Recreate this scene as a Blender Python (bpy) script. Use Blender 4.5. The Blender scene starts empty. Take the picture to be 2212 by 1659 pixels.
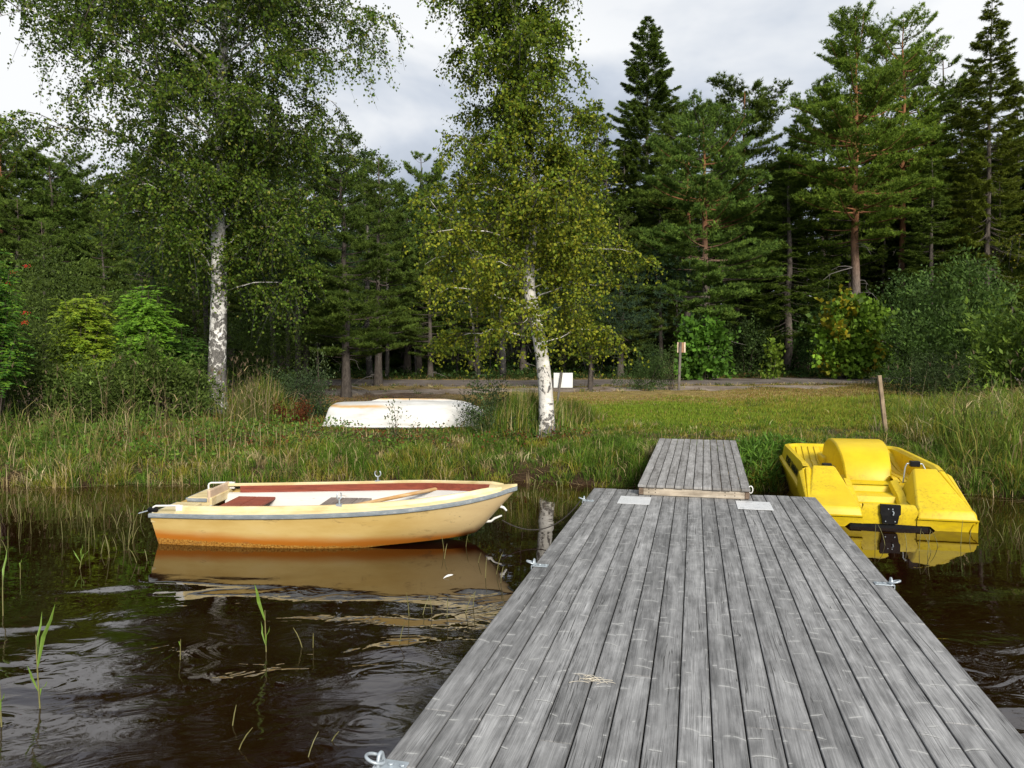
import bpy, bmesh, math, random
import numpy as np
from mathutils import Vector, Matrix
R = math.radians
sc = bpy.context.scene
COL = sc.collection
rng = np.random.default_rng(7)
random.seed(7)

# ------------------------------------------------------------------ camera
CAM_Z, FOC, PITCH = 1.88, 1600.0, R(2.02)
cam_d = bpy.data.cameras.new('camera')
cam_d.sensor_width = 36.0
cam_d.lens = FOC / 2212 * 36.0
cam_d.clip_start = 0.05
cam_d.clip_end = 3000
cam = bpy.data.objects.new('camera', cam_d)
cam.location = (0, 0, CAM_Z)
cam.rotation_euler = (R(90) - PITCH, 0, 0)
COL.objects.link(cam)
sc.camera = cam

# ------------------------------------------------------------------ sky + sun
SUN_DIR = Vector((0.30, -0.85, 0.52)).normalized()
world = bpy.data.worlds.new('World')
sc.world = world
world.use_nodes = True
wn, wl = world.node_tree.nodes, world.node_tree.links
wn.clear()
def wnode(t, **kw):
    n = wn.new(t)
    for k, v in kw.items():
        if k.startswith('i_'):
            key = k[2:]
            n.inputs[int(key) if key.isdigit() else key].default_value = v
        else:
            setattr(n, k, v)
    return n
sky = wnode('ShaderNodeTexSky', sky_type='NISHITA')
sky.sun_disc = False
sky.sun_elevation = math.asin(SUN_DIR.z)
sky.sun_rotation = math.atan2(SUN_DIR.x, SUN_DIR.y)
sky.air_density = 1.0
bg_sky = wnode('ShaderNodeBackground'); bg_sky.inputs['Strength'].default_value = 0.08
wl.new(sky.outputs[0], bg_sky.inputs['Color'])
tc = wnode('ShaderNodeTexCoord')
sep = wnode('ShaderNodeSeparateXYZ'); wl.new(tc.outputs['Generated'], sep.inputs[0])
mx = wnode('ShaderNodeMath', operation='MAXIMUM'); wl.new(sep.outputs['Z'], mx.inputs[0]); mx.inputs[1].default_value = 0.0
ad = wnode('ShaderNodeMath', operation='ADD'); wl.new(mx.outputs[0], ad.inputs[0]); ad.inputs[1].default_value = 0.34
dx = wnode('ShaderNodeMath', operation='DIVIDE'); wl.new(sep.outputs['X'], dx.inputs[0]); wl.new(ad.outputs[0], dx.inputs[1])
dy = wnode('ShaderNodeMath', operation='DIVIDE'); wl.new(sep.outputs['Y'], dy.inputs[0]); wl.new(ad.outputs[0], dy.inputs[1])
cmb = wnode('ShaderNodeCombineXYZ'); wl.new(dx.outputs[0], cmb.inputs[0]); wl.new(dy.outputs[0], cmb.inputs[1])
cmb.inputs[2].default_value = 3.7
n1 = wnode('ShaderNodeTexNoise'); n1.inputs['Scale'].default_value = 1.25; n1.inputs['Detail'].default_value = 6.0
n1.inputs['Roughness'].default_value = 0.5; n1.inputs['Distortion'].default_value = 0.35
wl.new(cmb.outputs[0], n1.inputs['Vector'])
r1 = wnode('ShaderNodeValToRGB')
r1.color_ramp.elements[0].position = 0.40; r1.color_ramp.elements[0].color = (0.26, 0.30, 0.365, 1)
r1.color_ramp.elements[1].position = 0.60; r1.color_ramp.elements[1].color = (0.60, 0.61, 0.62, 1)
e = r1.color_ramp.elements.new(0.5); e.color = (0.395, 0.43, 0.485, 1)
wl.new(n1.outputs['Fac'], r1.inputs[0])
bg_cl = wnode('ShaderNodeBackground'); bg_cl.inputs['Strength'].default_value = 1.0
wl.new(r1.outputs[0], bg_cl.inputs['Color'])
n2 = wnode('ShaderNodeTexNoise'); n2.inputs['Scale'].default_value = 0.8; n2.inputs['Detail'].default_value = 4.0
wl.new(cmb.outputs[0], n2.inputs['Vector'])
r2 = wnode('ShaderNodeMapRange'); wl.new(n2.outputs['Fac'], r2.inputs['Value'])
r2.inputs['From Min'].default_value = 0.30; r2.inputs['From Max'].default_value = 0.5
r2.inputs['To Min'].default_value = 0.72; r2.inputs['To Max'].default_value = 1.0
ms = wnode('ShaderNodeMixShader'); wl.new(r2.outputs[0], ms.inputs[0])
wl.new(bg_sky.outputs[0], ms.inputs[1]); wl.new(bg_cl.outputs[0], ms.inputs[2])
wo = wnode('ShaderNodeOutputWorld'); wl.new(ms.outputs[0], wo.inputs['Surface'])

sun_d = bpy.data.lights.new('sun', 'SUN')
sun_d.energy = 3.3
sun_d.angle = R(18)
sun_d.color = (1.0, 0.93, 0.82)
sun = bpy.data.objects.new('sun', sun_d)
sun.rotation_euler = (-SUN_DIR).to_track_quat('-Z', 'Y').to_euler()
sun.location = (0, 0, 30)
COL.objects.link(sun)

sc.view_settings.view_transform = 'Standard'
sc.view_settings.look = 'None'
sc.view_settings.gamma = 1.0
sc.view_settings.exposure = 0.7
sc.cycles.max_bounces = 6
sc.cycles.diffuse_bounces = 3
sc.cycles.glossy_bounces = 4
sc.cycles.transmission_bounces = 3
sc.cycles.transparent_max_bounces = 6
sc.cycles.caustics_reflective = False
sc.cycles.caustics_refractive = False

# ------------------------------------------------------------------ helpers
def ray(u, v):
    """direction of the sight line through a point of the photo (2212 px wide)"""
    cx, cy = (u - 1106) / FOC, -(v - 829.5) / FOC
    c, s = math.cos(PITCH), math.sin(PITCH)
    return Vector((cx, c + cy * s, -s + cy * c))
def gp(u, v, z):
    d = ray(u, v); k = (z - CAM_Z) / d.z
    return Vector((d.x * k, d.y * k, z))
def at(u, v, Y):
    d = ray(u, v); k = Y / d.y
    return Vector((d.x * k, Y, CAM_Z + d.z * k))

def tag(o, label=None, cat=None, group=None, kind=None):
    if label: o['label'] = label
    if cat: o['category'] = cat
    if group: o['group'] = group
    if kind: o['kind'] = kind
    return o
def empty(name, loc=(0, 0, 0), rz=0.0, label=None, cat=None, group=None):
    o = bpy.data.objects.new(name, None)
    o.empty_display_size = 0.2
    o.location = loc; o.rotation_euler = (0, 0, rz)
    COL.objects.link(o)
    return tag(o, label, cat, group)
def link(name, me, mats, parent=None):
    o = bpy.data.objects.new(name, me)
    if not isinstance(mats, (list, tuple)): mats = [mats]
    for m in mats: me.materials.append(m)
    COL.objects.link(o)
    if parent is not None: o.parent = parent
    return o
def copy_tree(root, loc, rz=0.0, scale=(1, 1, 1), label=None, group=None):
    r = root.copy(); COL.objects.link(r)
    r.location = loc; r.rotation_euler = (0, 0, rz); r.scale = scale
    if label: r['label'] = label
    if group: r['group'] = group
    for ch in list(root.children):
        c = ch.copy(); COL.objects.link(c); c.parent = r
        for g in list(ch.children):
            d = g.copy(); COL.objects.link(d); d.parent = c
    return r

def raw_mesh(name, V, F, tint=None, smooth=False):
    """fast mesh from numpy: V (n,3), F (m,k) all faces with k corners"""
    V = np.asarray(V, np.float32); F = np.asarray(F, np.int32)
    me = bpy.data.meshes.new(name)
    n, (m, k) = len(V), F.shape
    me.vertices.add(n); me.vertices.foreach_set('co', V.ravel())
    me.loops.add(m * k); me.loops.foreach_set('vertex_index', F.ravel())
    me.polygons.add(m); me.polygons.foreach_set('loop_start', np.arange(0, m * k, k, dtype=np.int32))
    if smooth: me.polygons.foreach_set('use_smooth', np.ones(m, bool))
    if tint is not None:
        a = me.attributes.new('tint', 'FLOAT_COLOR', 'POINT')
        c = np.ones((n, 4), np.float32); c[:, :3] = tint
        a.data.foreach_set('color', c.ravel())
    me.update(calc_edges=True)
    return me

class MB:
    """collects shapes into one mesh"""
    def __init__(s): s.v = []; s.f = []; s.mi = []; s.pid = []
    def add(s, vs, fs, mi=0, pid=None):
        b = len(s.v)
        s.v += [tuple(p) for p in vs]; s.f += [tuple(b + i for i in f) for f in fs]; s.mi += [mi] * len(fs)
        s.pid += [random.random() if pid is None else pid] * len(vs)
        return s
    def box(s, lo, hi, mi=0, M=None, pid=None):
        x0, y0, z0 = lo; x1, y1, z1 = hi
        vs = [Vector(p) for p in ((x0,y0,z0),(x1,y0,z0),(x1,y1,z0),(x0,y1,z0),(x0,y0,z1),(x1,y0,z1),(x1,y1,z1),(x0,y1,z1))]
        if M is not None: vs = [M @ p for p in vs]
        return s.add(vs, [(3,2,1,0),(4,5,6,7),(0,1,5,4),(1,2,6,5),(2,3,7,6),(3,0,4,7)], mi, pid)
    def bar(s, p0, p1, w, h, mi=0, up=(0, 0, 1)):
        p0, p1 = Vector(p0), Vector(p1); d = (p1 - p0); L = d.length; d.normalize()
        side = d.cross(Vector(up))
        if side.length < 1e-4: side = d.cross(Vector((1, 0, 0)))
        side.normalize(); u = side.cross(d)
        M = Matrix((side, d, u)).transposed().to_4x4(); M.translation = p0
        return s.box((-w / 2, 0, -h / 2), (w / 2, L, h / 2), mi, M)
    def tube(s, path, rad, sides=8, mi=0, cap=True):
        path = [Vector(p) for p in path]; n = len(path)
        if not hasattr(rad, '__len__'): rad = [rad] * n
        vs, fs = [], []; prev = None
        for i, p in enumerate(path):
            t = (path[min(i + 1, n - 1)] - path[max(i - 1, 0)]).normalized()
            if prev is None:
                a = t.cross(Vector((0, 0, 1)))
                if a.length < 1e-3: a = t.cross(Vector((1, 0, 0)))
            else: a = prev - t * prev.dot(t)
            a.normalize(); b = t.cross(a); prev = a
            for k in range(sides):
                an = 2 * math.pi * k / sides
                vs.append(p + (a * math.cos(an) + b * math.sin(an)) * rad[i])
        for i in range(n - 1):
            for k in range(sides):
                k2 = (k + 1) % sides
                fs.append((i*sides+k, i*sides+k2, (i+1)*sides+k2, (i+1)*sides+k))
        if cap:
            fs.append(tuple(range(sides - 1, -1, -1))); fs.append(tuple((n-1)*sides + k for k in range(sides)))
        return s.add(vs, fs, mi)
    def loft(s, rings, mi=0, closed=False, cap=False):
        n, k = len(rings), len(rings[0]); vs = [p for r in rings for p in r]; fs = []
        for i in range(n - 1):
            for j in range(k if closed else k - 1):
                j2 = (j + 1) % k
                fs.append((i*k+j, i*k+j2, (i+1)*k+j2, (i+1)*k+j))
        if cap:
            fs.append(tuple(range(k - 1, -1, -1))); fs.append(tuple((n-1)*k + j for j in range(k)))
        return s.add(vs, fs, mi)
    def build(s, name, mats, parent=None, bevel=0.0, seg=2, smooth=False, angle=35, merge=False, pid=False):
        me = bpy.data.meshes.new(name)
        me.from_pydata(s.v, [], s.f)
        if pid:
            a = me.attributes.new('pid', 'FLOAT', 'POINT'); a.data.foreach_set('value', s.pid)
        me.polygons.foreach_set('material_index', s.mi)
        if bevel or merge or smooth:
            bm = bmesh.new(); bm.from_mesh(me)
            if merge: bmesh.ops.remove_doubles(bm, verts=bm.verts, dist=1e-4)
            bmesh.ops.recalc_face_normals(bm, faces=bm.faces)
            if bevel:
                es = [e for e in bm.edges if len(e.link_faces) == 2 and e.calc_face_angle(0) > R(25)]
                bmesh.ops.bevel(bm, geom=es, offset=bevel, segments=seg, affect='EDGES', profile=0.5)
            if smooth:
                for f in bm.faces: f.smooth = True
                for e in bm.edges:
                    if len(e.link_faces) == 2 and e.calc_face_angle(0) > R(angle): e.smooth = False
            bm.to_mesh(me); bm.free()
        me.update()
        return link(name, me, mats, parent)

# ------------------------------------------------------------------ materials
def lin(r, g, b):
    f = lambda c: (c / 255 / 12.92) if c / 255 <= 0.04045 else ((c / 255 + 0.055) / 1.055) ** 2.4
    return (f(r), f(g), f(b), 1.0)
class Mat:
    def __init__(s, name):
        s.m = bpy.data.materials.new(name); s.m.use_nodes = True
        s.n, s.l = s.m.node_tree.nodes, s.m.node_tree.links
        s.n.clear()
        s.out = s.n.new('ShaderNodeOutputMaterial'); s.b = s.n.new('ShaderNodeBsdfPrincipled')
        s.l.new(s.b.outputs[0], s.out.inputs['Surface'])
    def put(s, sock, val):
        if isinstance(val, bpy.types.NodeSocket): s.l.new(val, sock)
        elif val is not None:
            if hasattr(sock, 'default_value'):
                try: sock.default_value = val
                except Exception: sock.default_value = (*val, 1.0)[:4]
    def set(s, **kw):
        for k, v in kw.items(): s.put(s.b.inputs[k.replace('_', ' ')], v)
        return s
    def coord(s, kind='Object'):
        return s.n.new('ShaderNodeTexCoord').outputs[kind]
    def mapping(s, vec, scale=(1, 1, 1), loc=(0, 0, 0), rot=(0, 0, 0)):
        n = s.n.new('ShaderNodeMapping'); s.put(n.inputs['Vector'], vec)
        s.put(n.inputs['Scale'], scale); s.put(n.inputs['Location'], loc); s.put(n.inputs['Rotation'], rot)
        return n.outputs[0]
    def noise(s, vec, scale=5, detail=4, rough=0.5, dist=0.0, color=False):
        n = s.n.new('ShaderNodeTexNoise'); s.put(n.inputs['Vector'], vec); s.put(n.inputs['Scale'], scale)
        s.put(n.inputs['Detail'], detail); s.put(n.inputs['Roughness'], rough); s.put(n.inputs['Distortion'], dist)
        return n.outputs['Color' if color else 'Fac']
    def ramp(s, fac, stops, interp='LINEAR'):
        n = s.n.new('ShaderNodeValToRGB'); s.put(n.inputs[0], fac); cr = n.color_ramp; cr.interpolation = interp
        while len(cr.elements) > 1: cr.elements.remove(cr.elements[-1])
        cr.elements[0].position = stops[0][0]; cr.elements[0].color = (*stops[0][1][:3], 1)
        for p, c in stops[1:]:
            e = cr.elements.new(p); e.color = (*c[:3], 1)
        return n.outputs[0]
    def math(s, op, a, b=None, c=None, clamp=False):
        n = s.n.new('ShaderNodeMath'); n.operation = op; n.use_clamp = clamp
        s.put(n.inputs[0], a); s.put(n.inputs[1], b); s.put(n.inputs[2], c)
        return n.outputs[0]
    def rng(s, v, a, b, c=0.0, d=1.0, smooth=True):
        n = s.n.new('ShaderNodeMapRange'); n.interpolation_type = 'SMOOTHSTEP' if smooth else 'LINEAR'
        s.put(n.inputs['Value'], v); s.put(n.inputs['From Min'], a); s.put(n.inputs['From Max'], b)
        s.put(n.inputs['To Min'], c); s.put(n.inputs['To Max'], d)
        return n.outputs[0]
    def mix(s, fac, a, b, mode='MIX'):
        n = s.n.new('ShaderNodeMix'); n.data_type = 'RGBA'; n.blend_type = mode
        s.put(n.inputs[0], fac); s.put(n.inputs[6], a); s.put(n.inputs[7], b)
        return n.outputs[2]
    def xyz(s, vec):
        n = s.n.new('ShaderNodeSeparateXYZ'); s.put(n.inputs[0], vec); return n.outputs
    def comb(s, x, y, z):
        n = s.n.new('ShaderNodeCombineXYZ'); s.put(n.inputs[0], x); s.put(n.inputs[1], y); s.put(n.inputs[2], z); return n.outputs[0]
    def attr(s, name, out='Color'):
        n = s.n.new('ShaderNodeAttribute'); n.attribute_name = name; return n.outputs[out]
    def bump(s, h, strength=0.3, dist=0.01, normal=None):
        n = s.n.new('ShaderNodeBump'); s.put(n.inputs['Height'], h); s.put(n.inputs['Strength'], strength); s.put(n.inputs['Distance'], dist)
        if normal is not None: s.put(n.inputs['Normal'], normal)
        return n.outputs[0]

def plain(name, col, rough=0.5, metal=0.0, var=0.15, scale=8.0, bump=0.1):
    """a worn, slightly uneven surface of one colour"""
    M = Mat(name); c = M.coord()
    n = M.noise(c, scale, 5, 0.6)
    dark = tuple(x * (1 - var * 1.6) for x in col[:3]); light = tuple(min(1, x * (1 + var)) for x in col[:3])
    M.set(Base_Color=M.ramp(n, [(0.3, dark), (0.7, light)]), Metallic=metal,
          Roughness=M.rng(M.noise(c, scale * 3, 3), 0.3, 0.7, max(0, rough - 0.1), min(1, rough + 0.1)))
    if bump: M.set(Normal=M.bump(M.noise(c, scale * 12, 3), bump, 0.003))
    return M.m

def leaf_mat(name, trans=0.35, rough=0.45, spec=0.4):
    M = Mat(name); t = M.attr('tint')
    oi = M.n.new('ShaderNodeObjectInfo')
    hs = M.n.new('ShaderNodeHueSaturation'); M.put(hs.inputs['Color'], t)
    M.put(hs.inputs['Value'], M.rng(oi.outputs['Random'], 0, 1, 0.85, 1.2, False))
    M.put(hs.inputs['Hue'], M.rng(oi.outputs['Random'], 0, 1, 0.492, 0.508, False))
    M.set(Base_Color=hs.outputs[0], Roughness=rough, Specular_IOR_Level=spec)
    if trans:
        tr = M.n.new('ShaderNodeBsdfTranslucent'); M.put(tr.inputs[0], hs.outputs[0])
        mxs = M.n.new('ShaderNodeMixShader'); mxs.inputs[0].default_value = trans
        M.l.new(M.b.outputs[0], mxs.inputs[1]); M.l.new(tr.outputs[0], mxs.inputs[2])
        M.l.new(mxs.outputs[0], M.out.inputs['Surface'])
    return M.m
# ------------------------------------------------------------------ terrain
SHX = [-60, -14, -9, -5, -1, 1, 2.5, 4, 6, 8, 12, 60]
SHY = [10.2, 10.5, 10.8, 11.0, 11.35, 11.0, 10.55, 10.5, 10.3, 9.5, 9.0, 8.0]
def shore(x):
    x = np.asarray(x, float)
    return np.interp(x, SHX, SHY) + 0.10 * np.sin(x * 2.3 + 1) + 0.07 * np.sin(x * 5.1) + 0.04 * np.sin(x * 11.3 + 2)
def wav(x, y):
    return (np.sin(x * 1.7 + 0.6 * y) * np.sin(y * 1.3 - 0.4 * x + 1.0) + 0.6 * np.sin(x * 3.9 - y * 2.2 + 2.0) * np.sin(y * 4.3 + x + 0.5)
            + 0.4 * np.sin(x * 8.3 + y * 5.1) * np.sin(y * 9.1 - x * 3.3))
def gz(x, y):
    x = np.asarray(x, float); y = np.asarray(y, float)
    e = y - shore(x)
    z = np.interp(e, [-40, -6, -2, -0.35, 0.0, 0.35, 1.0, 2.2, 6, 16, 24, 34, 60, 200],
                  [-3.5, -1.6, -0.75, -0.25, 0.02, 0.20, 0.34, 0.52, 0.62, 0.82, 1.0, 1.5, 6.5, 16.0])
    amp = np.clip(e / 2.0, 0.0, 1.0) * 0.035
    amp = amp * np.where(np.abs(y - 30.0) < 3.6, 0.3, 1.0)
    return z + amp * wav(x, y) + np.clip((y - 34) / 20, 0, 1) * 0.5 * np.sin(x * 0.23 + 1) 
def gz1(x, y): return float(gz(x, y))

def smooth(a, lo, hi):
    t = np.clip((a - lo) / (hi - lo), 0, 1); return t * t * (3 - 2 * t)
gx = np.concatenate([np.linspace(-90, -14, 40)[:-1], np.linspace(-14, 18, 260), np.linspace(18, 95, 40)[1:]])
gy = np.concatenate([np.linspace(-20, 8, 30)[:-1], np.linspace(8, 40, 300), np.linspace(40, 150, 50)[1:]])
GX, GY = np.meshgrid(gx, gy); GZ = gz(GX, GY)
V = np.stack([GX, GY, GZ], -1).reshape(-1, 3)
ny, nx = GX.shape
ii = np.arange(ny * nx).reshape(ny, nx)
F = np.stack([ii[:-1, :-1], ii[:-1, 1:], ii[1:, 1:], ii[1:, :-1]], -1).reshape(-1, 4)
EE = GY - shore(GX)
mud = np.array([0.030, 0.018, 0.009]); bank = np.array([0.055, 0.050, 0.018]); lawn = np.array([0.13, 0.16, 0.025])
dry = np.array([0.20, 0.15, 0.055]); forest = np.array([0.020, 0.022, 0.010])
def lp(a, b, t): return a * (1 - t[..., None]) + b * t[..., None]
C = lp(np.broadcast_to(mud, GX.shape + (3,)), bank, smooth(EE, 0.1, 0.8))
C = lp(C, lawn, smooth(EE, 3.2, 5.0) * smooth(GX, -2.0, 0.5))
dryf = smooth(GY + 0.6 * wav(GX * .5, GY * .5), 18.4, 21.4)
C = lp(C, dry, dryf * smooth(GY, 40, 33))
C = lp(C, forest, smooth(GY + 1.2 * wav(GX * .3, GY * .3) , 33.0, 35.5))
C = lp(C, np.array([0.13, 0.088, 0.060]), smooth(GX, -1.0, -3.0) * smooth(GY, 18.5, 20.5) * smooth(GY, 27, 24.5))
me = raw_mesh('ground', V, F, C.reshape(-1, 3), smooth=True)
M = Mat('ground_soil'); c = M.coord(); t = M.attr('tint')
n = M.noise(c, 3.0, 6, 0.65); n2_ = M.noise(c, 34.0, 4, 0.6)
k = M.math('MULTIPLY', M.rng(n, 0.25, 0.75, 0.6, 1.45), M.rng(n2_, 0.25, 0.75, 0.55, 1.5))
M.set(Base_Color=M.mix(1.0, t, M.comb(k, k, k), 'MULTIPLY'), Roughness=0.95, Specular_IOR_Level=0.15,
      Normal=M.bump(n2_, 0.6, 0.03))
tag(link('ground', me, M.m), kind='structure')

# gravel road and the paler sandy track in front of it, laid over the terrain as sheets
def strip(name, path, w, dz, mat, nacross=10, wobble=0.5, step=0.25):
    pts = [Vector((p[0], p[1], 0)) for p in path]
    xs = np.arange(pts[0].x, pts[-1].x, step); ys = np.interp(xs, [p.x for p in pts], [p.y for p in pts])
    ws = np.interp(xs, [p.x for p in pts], w)
    vs = []
    for j in range(nacross + 1):
        s = j / nacross - 0.5
        ed = wobble * (np.sin(xs * 1.9 + s * 9) * 0.5 + np.sin(xs * 4.7 + s * 5) * 0.3) * (1 if j in (0, nacross) else 0)
        yy = ys + s * ws + ed
        cro = 0.045 * (1 - (2 * s) ** 4) - 0.03
        vs.append(np.stack([xs, yy, gz(xs, yy) + dz + cro], -1))
    V = np.stack(vs, 0); a, b = V.shape[:2]
    ii = np.arange(a * b).reshape(a, b)
    F = np.stack([ii[:-1, :-1], ii[:-1, 1:], ii[1:, 1:], ii[1:, :-1]], -1).reshape(-1, 4)
    return tag(link(name, raw_mesh(name, V.reshape(-1, 3), F, smooth=True), mat), kind='structure')
def gravel(name, a, b, cc):
    M = Mat(name); c = M.coord()
    n = M.noise(c, 1.2, 5, 0.6); f = M.noise(c, 45, 3, 0.7); v = M.n.new('ShaderNodeTexVoronoi'); M.put(v.inputs['Vector'], c); M.put(v.inputs['Scale'], 28)
    base = M.ramp(n, [(0.3, a), (0.52, b), (0.72, cc)])
    k = M.rng(f, 0.25, 0.75, 0.6, 1.35)
    M.set(Base_Color=M.mix(1.0, base, M.comb(k, k, k), 'MULTIPLY'), Roughness=0.95, Specular_IOR_Level=0.2, Normal=M.bump(v.outputs['Distance'], 0.7, 0.02))
    return M.m
strip('road', [(-22, 30.6), (-8, 30.0), (0, 29.6), (6, 29.9), (12, 30.4), (30, 33)], [5.4] * 6, 0.012, gravel('road_gravel', (0.090, 0.074, 0.062), (0.145, 0.122, 0.106), (0.21, 0.182, 0.16)))
strip('path', [(-14, 23.6), (-6, 24.0), (-2.6, 24.4), (-0.6, 25.0), (4, 25.6), (10, 26.3), (13, 26.6)], [2.2, 2.4, 2.5, 2.5, 2.5, 2.0, 0.6], 0.016,
      gravel('sandy_track', (0.13, 0.095, 0.068), (0.23, 0.185, 0.145), (0.33, 0.28, 0.235)), wobble=0.5)

# ------------------------------------------------------------------ water
wx = np.linspace(-90, 95, 60); wy = np.concatenate([np.linspace(-20, 14, 60)])
WX, WY = np.meshgrid(wx, wy)
V = np.stack([WX, WY, np.zeros_like(WX)], -1).reshape(-1, 3); ny, nx = WX.shape
ii = np.arange(ny * nx).reshape(ny, nx)
F = np.stack([ii[:-1, :-1], ii[:-1, 1:], ii[1:, 1:], ii[1:, :-1]], -1).reshape(-1, 4)
M = Mat('lake_water'); c = M.coord(); X = M.xyz(c)
# wind reaches the open water near the jetty end, not the lee of the bank
calm = M.rng(X[1], 6.6, 4.2, 0.06, 0.85)
rip = M.rng(X[1], 6.4, 4.2, 0.03, 1.0)
swell = M.noise(M.mapping(c, (0.62, 1.15, 1)), 1.25, 1, 0.4, 0.6)
mid = M.noise(M.mapping(c, (0.9, 1.4, 1), (3, 1, 0)), 2.6, 2, 0.45, 2.2)
fine = M.noise(M.mapping(c, (0.9, 1.25, 1), (7, 2, 0)), 12.0, 3, 0.55, 2.6)
patch = M.rng(M.noise(M.mapping(c, (0.5, 0.9, 1), (1, 4, 0)), 1.1, 2), 0.44, 0.60, 0.0, 1.0)
# rings from rain drops / insects
vr = M.n.new('ShaderNodeTexVoronoi'); M.put(vr.inputs['Vector'], M.mapping(c, (1, 1, 0))); M.put(vr.inputs['Scale'], 1.05)
ringd = vr.outputs['Distance']
ring = M.math('MULTIPLY', M.math('SINE', M.math('MULTIPLY', ringd, 95.0)), M.rng(ringd, 0.30, 0.05, 0.0, 1.0))
h = M.math('ADD', M.math('MULTIPLY', swell, calm), M.math('MULTIPLY', M.math('MULTIPLY', mid, 0.075), rip))
h = M.math('ADD', h, M.math('MULTIPLY', M.math('MULTIPLY', fine, 0.006), M.math('MULTIPLY', rip, patch)))
h = M.math('ADD', h, M.math('MULTIPLY', M.math('MULTIPLY', ring, 0.004), rip))
soft = M.math('MULTIPLY', M.noise(M.mapping(c, (1.0, 1.5, 1), (2, 9, 0)), 4.0, 3, 0.5, 0.6), 0.004)
h = M.math('ADD', h, soft)
shal = M.rng(X[1], 7.5, 10.5)
M.set(Base_Color=M.mix(shal, (0.0090, 0.0022, 0.0008, 1), (0.022, 0.011, 0.0028, 1)), Roughness=0.015, IOR=1.6, Specular_IOR_Level=0.5,
      Normal=M.bump(h, 1.0, 0.085))
me = raw_mesh('water', V, F, smooth=True)
tag(link('water', me, M.m), kind='structure')
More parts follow.
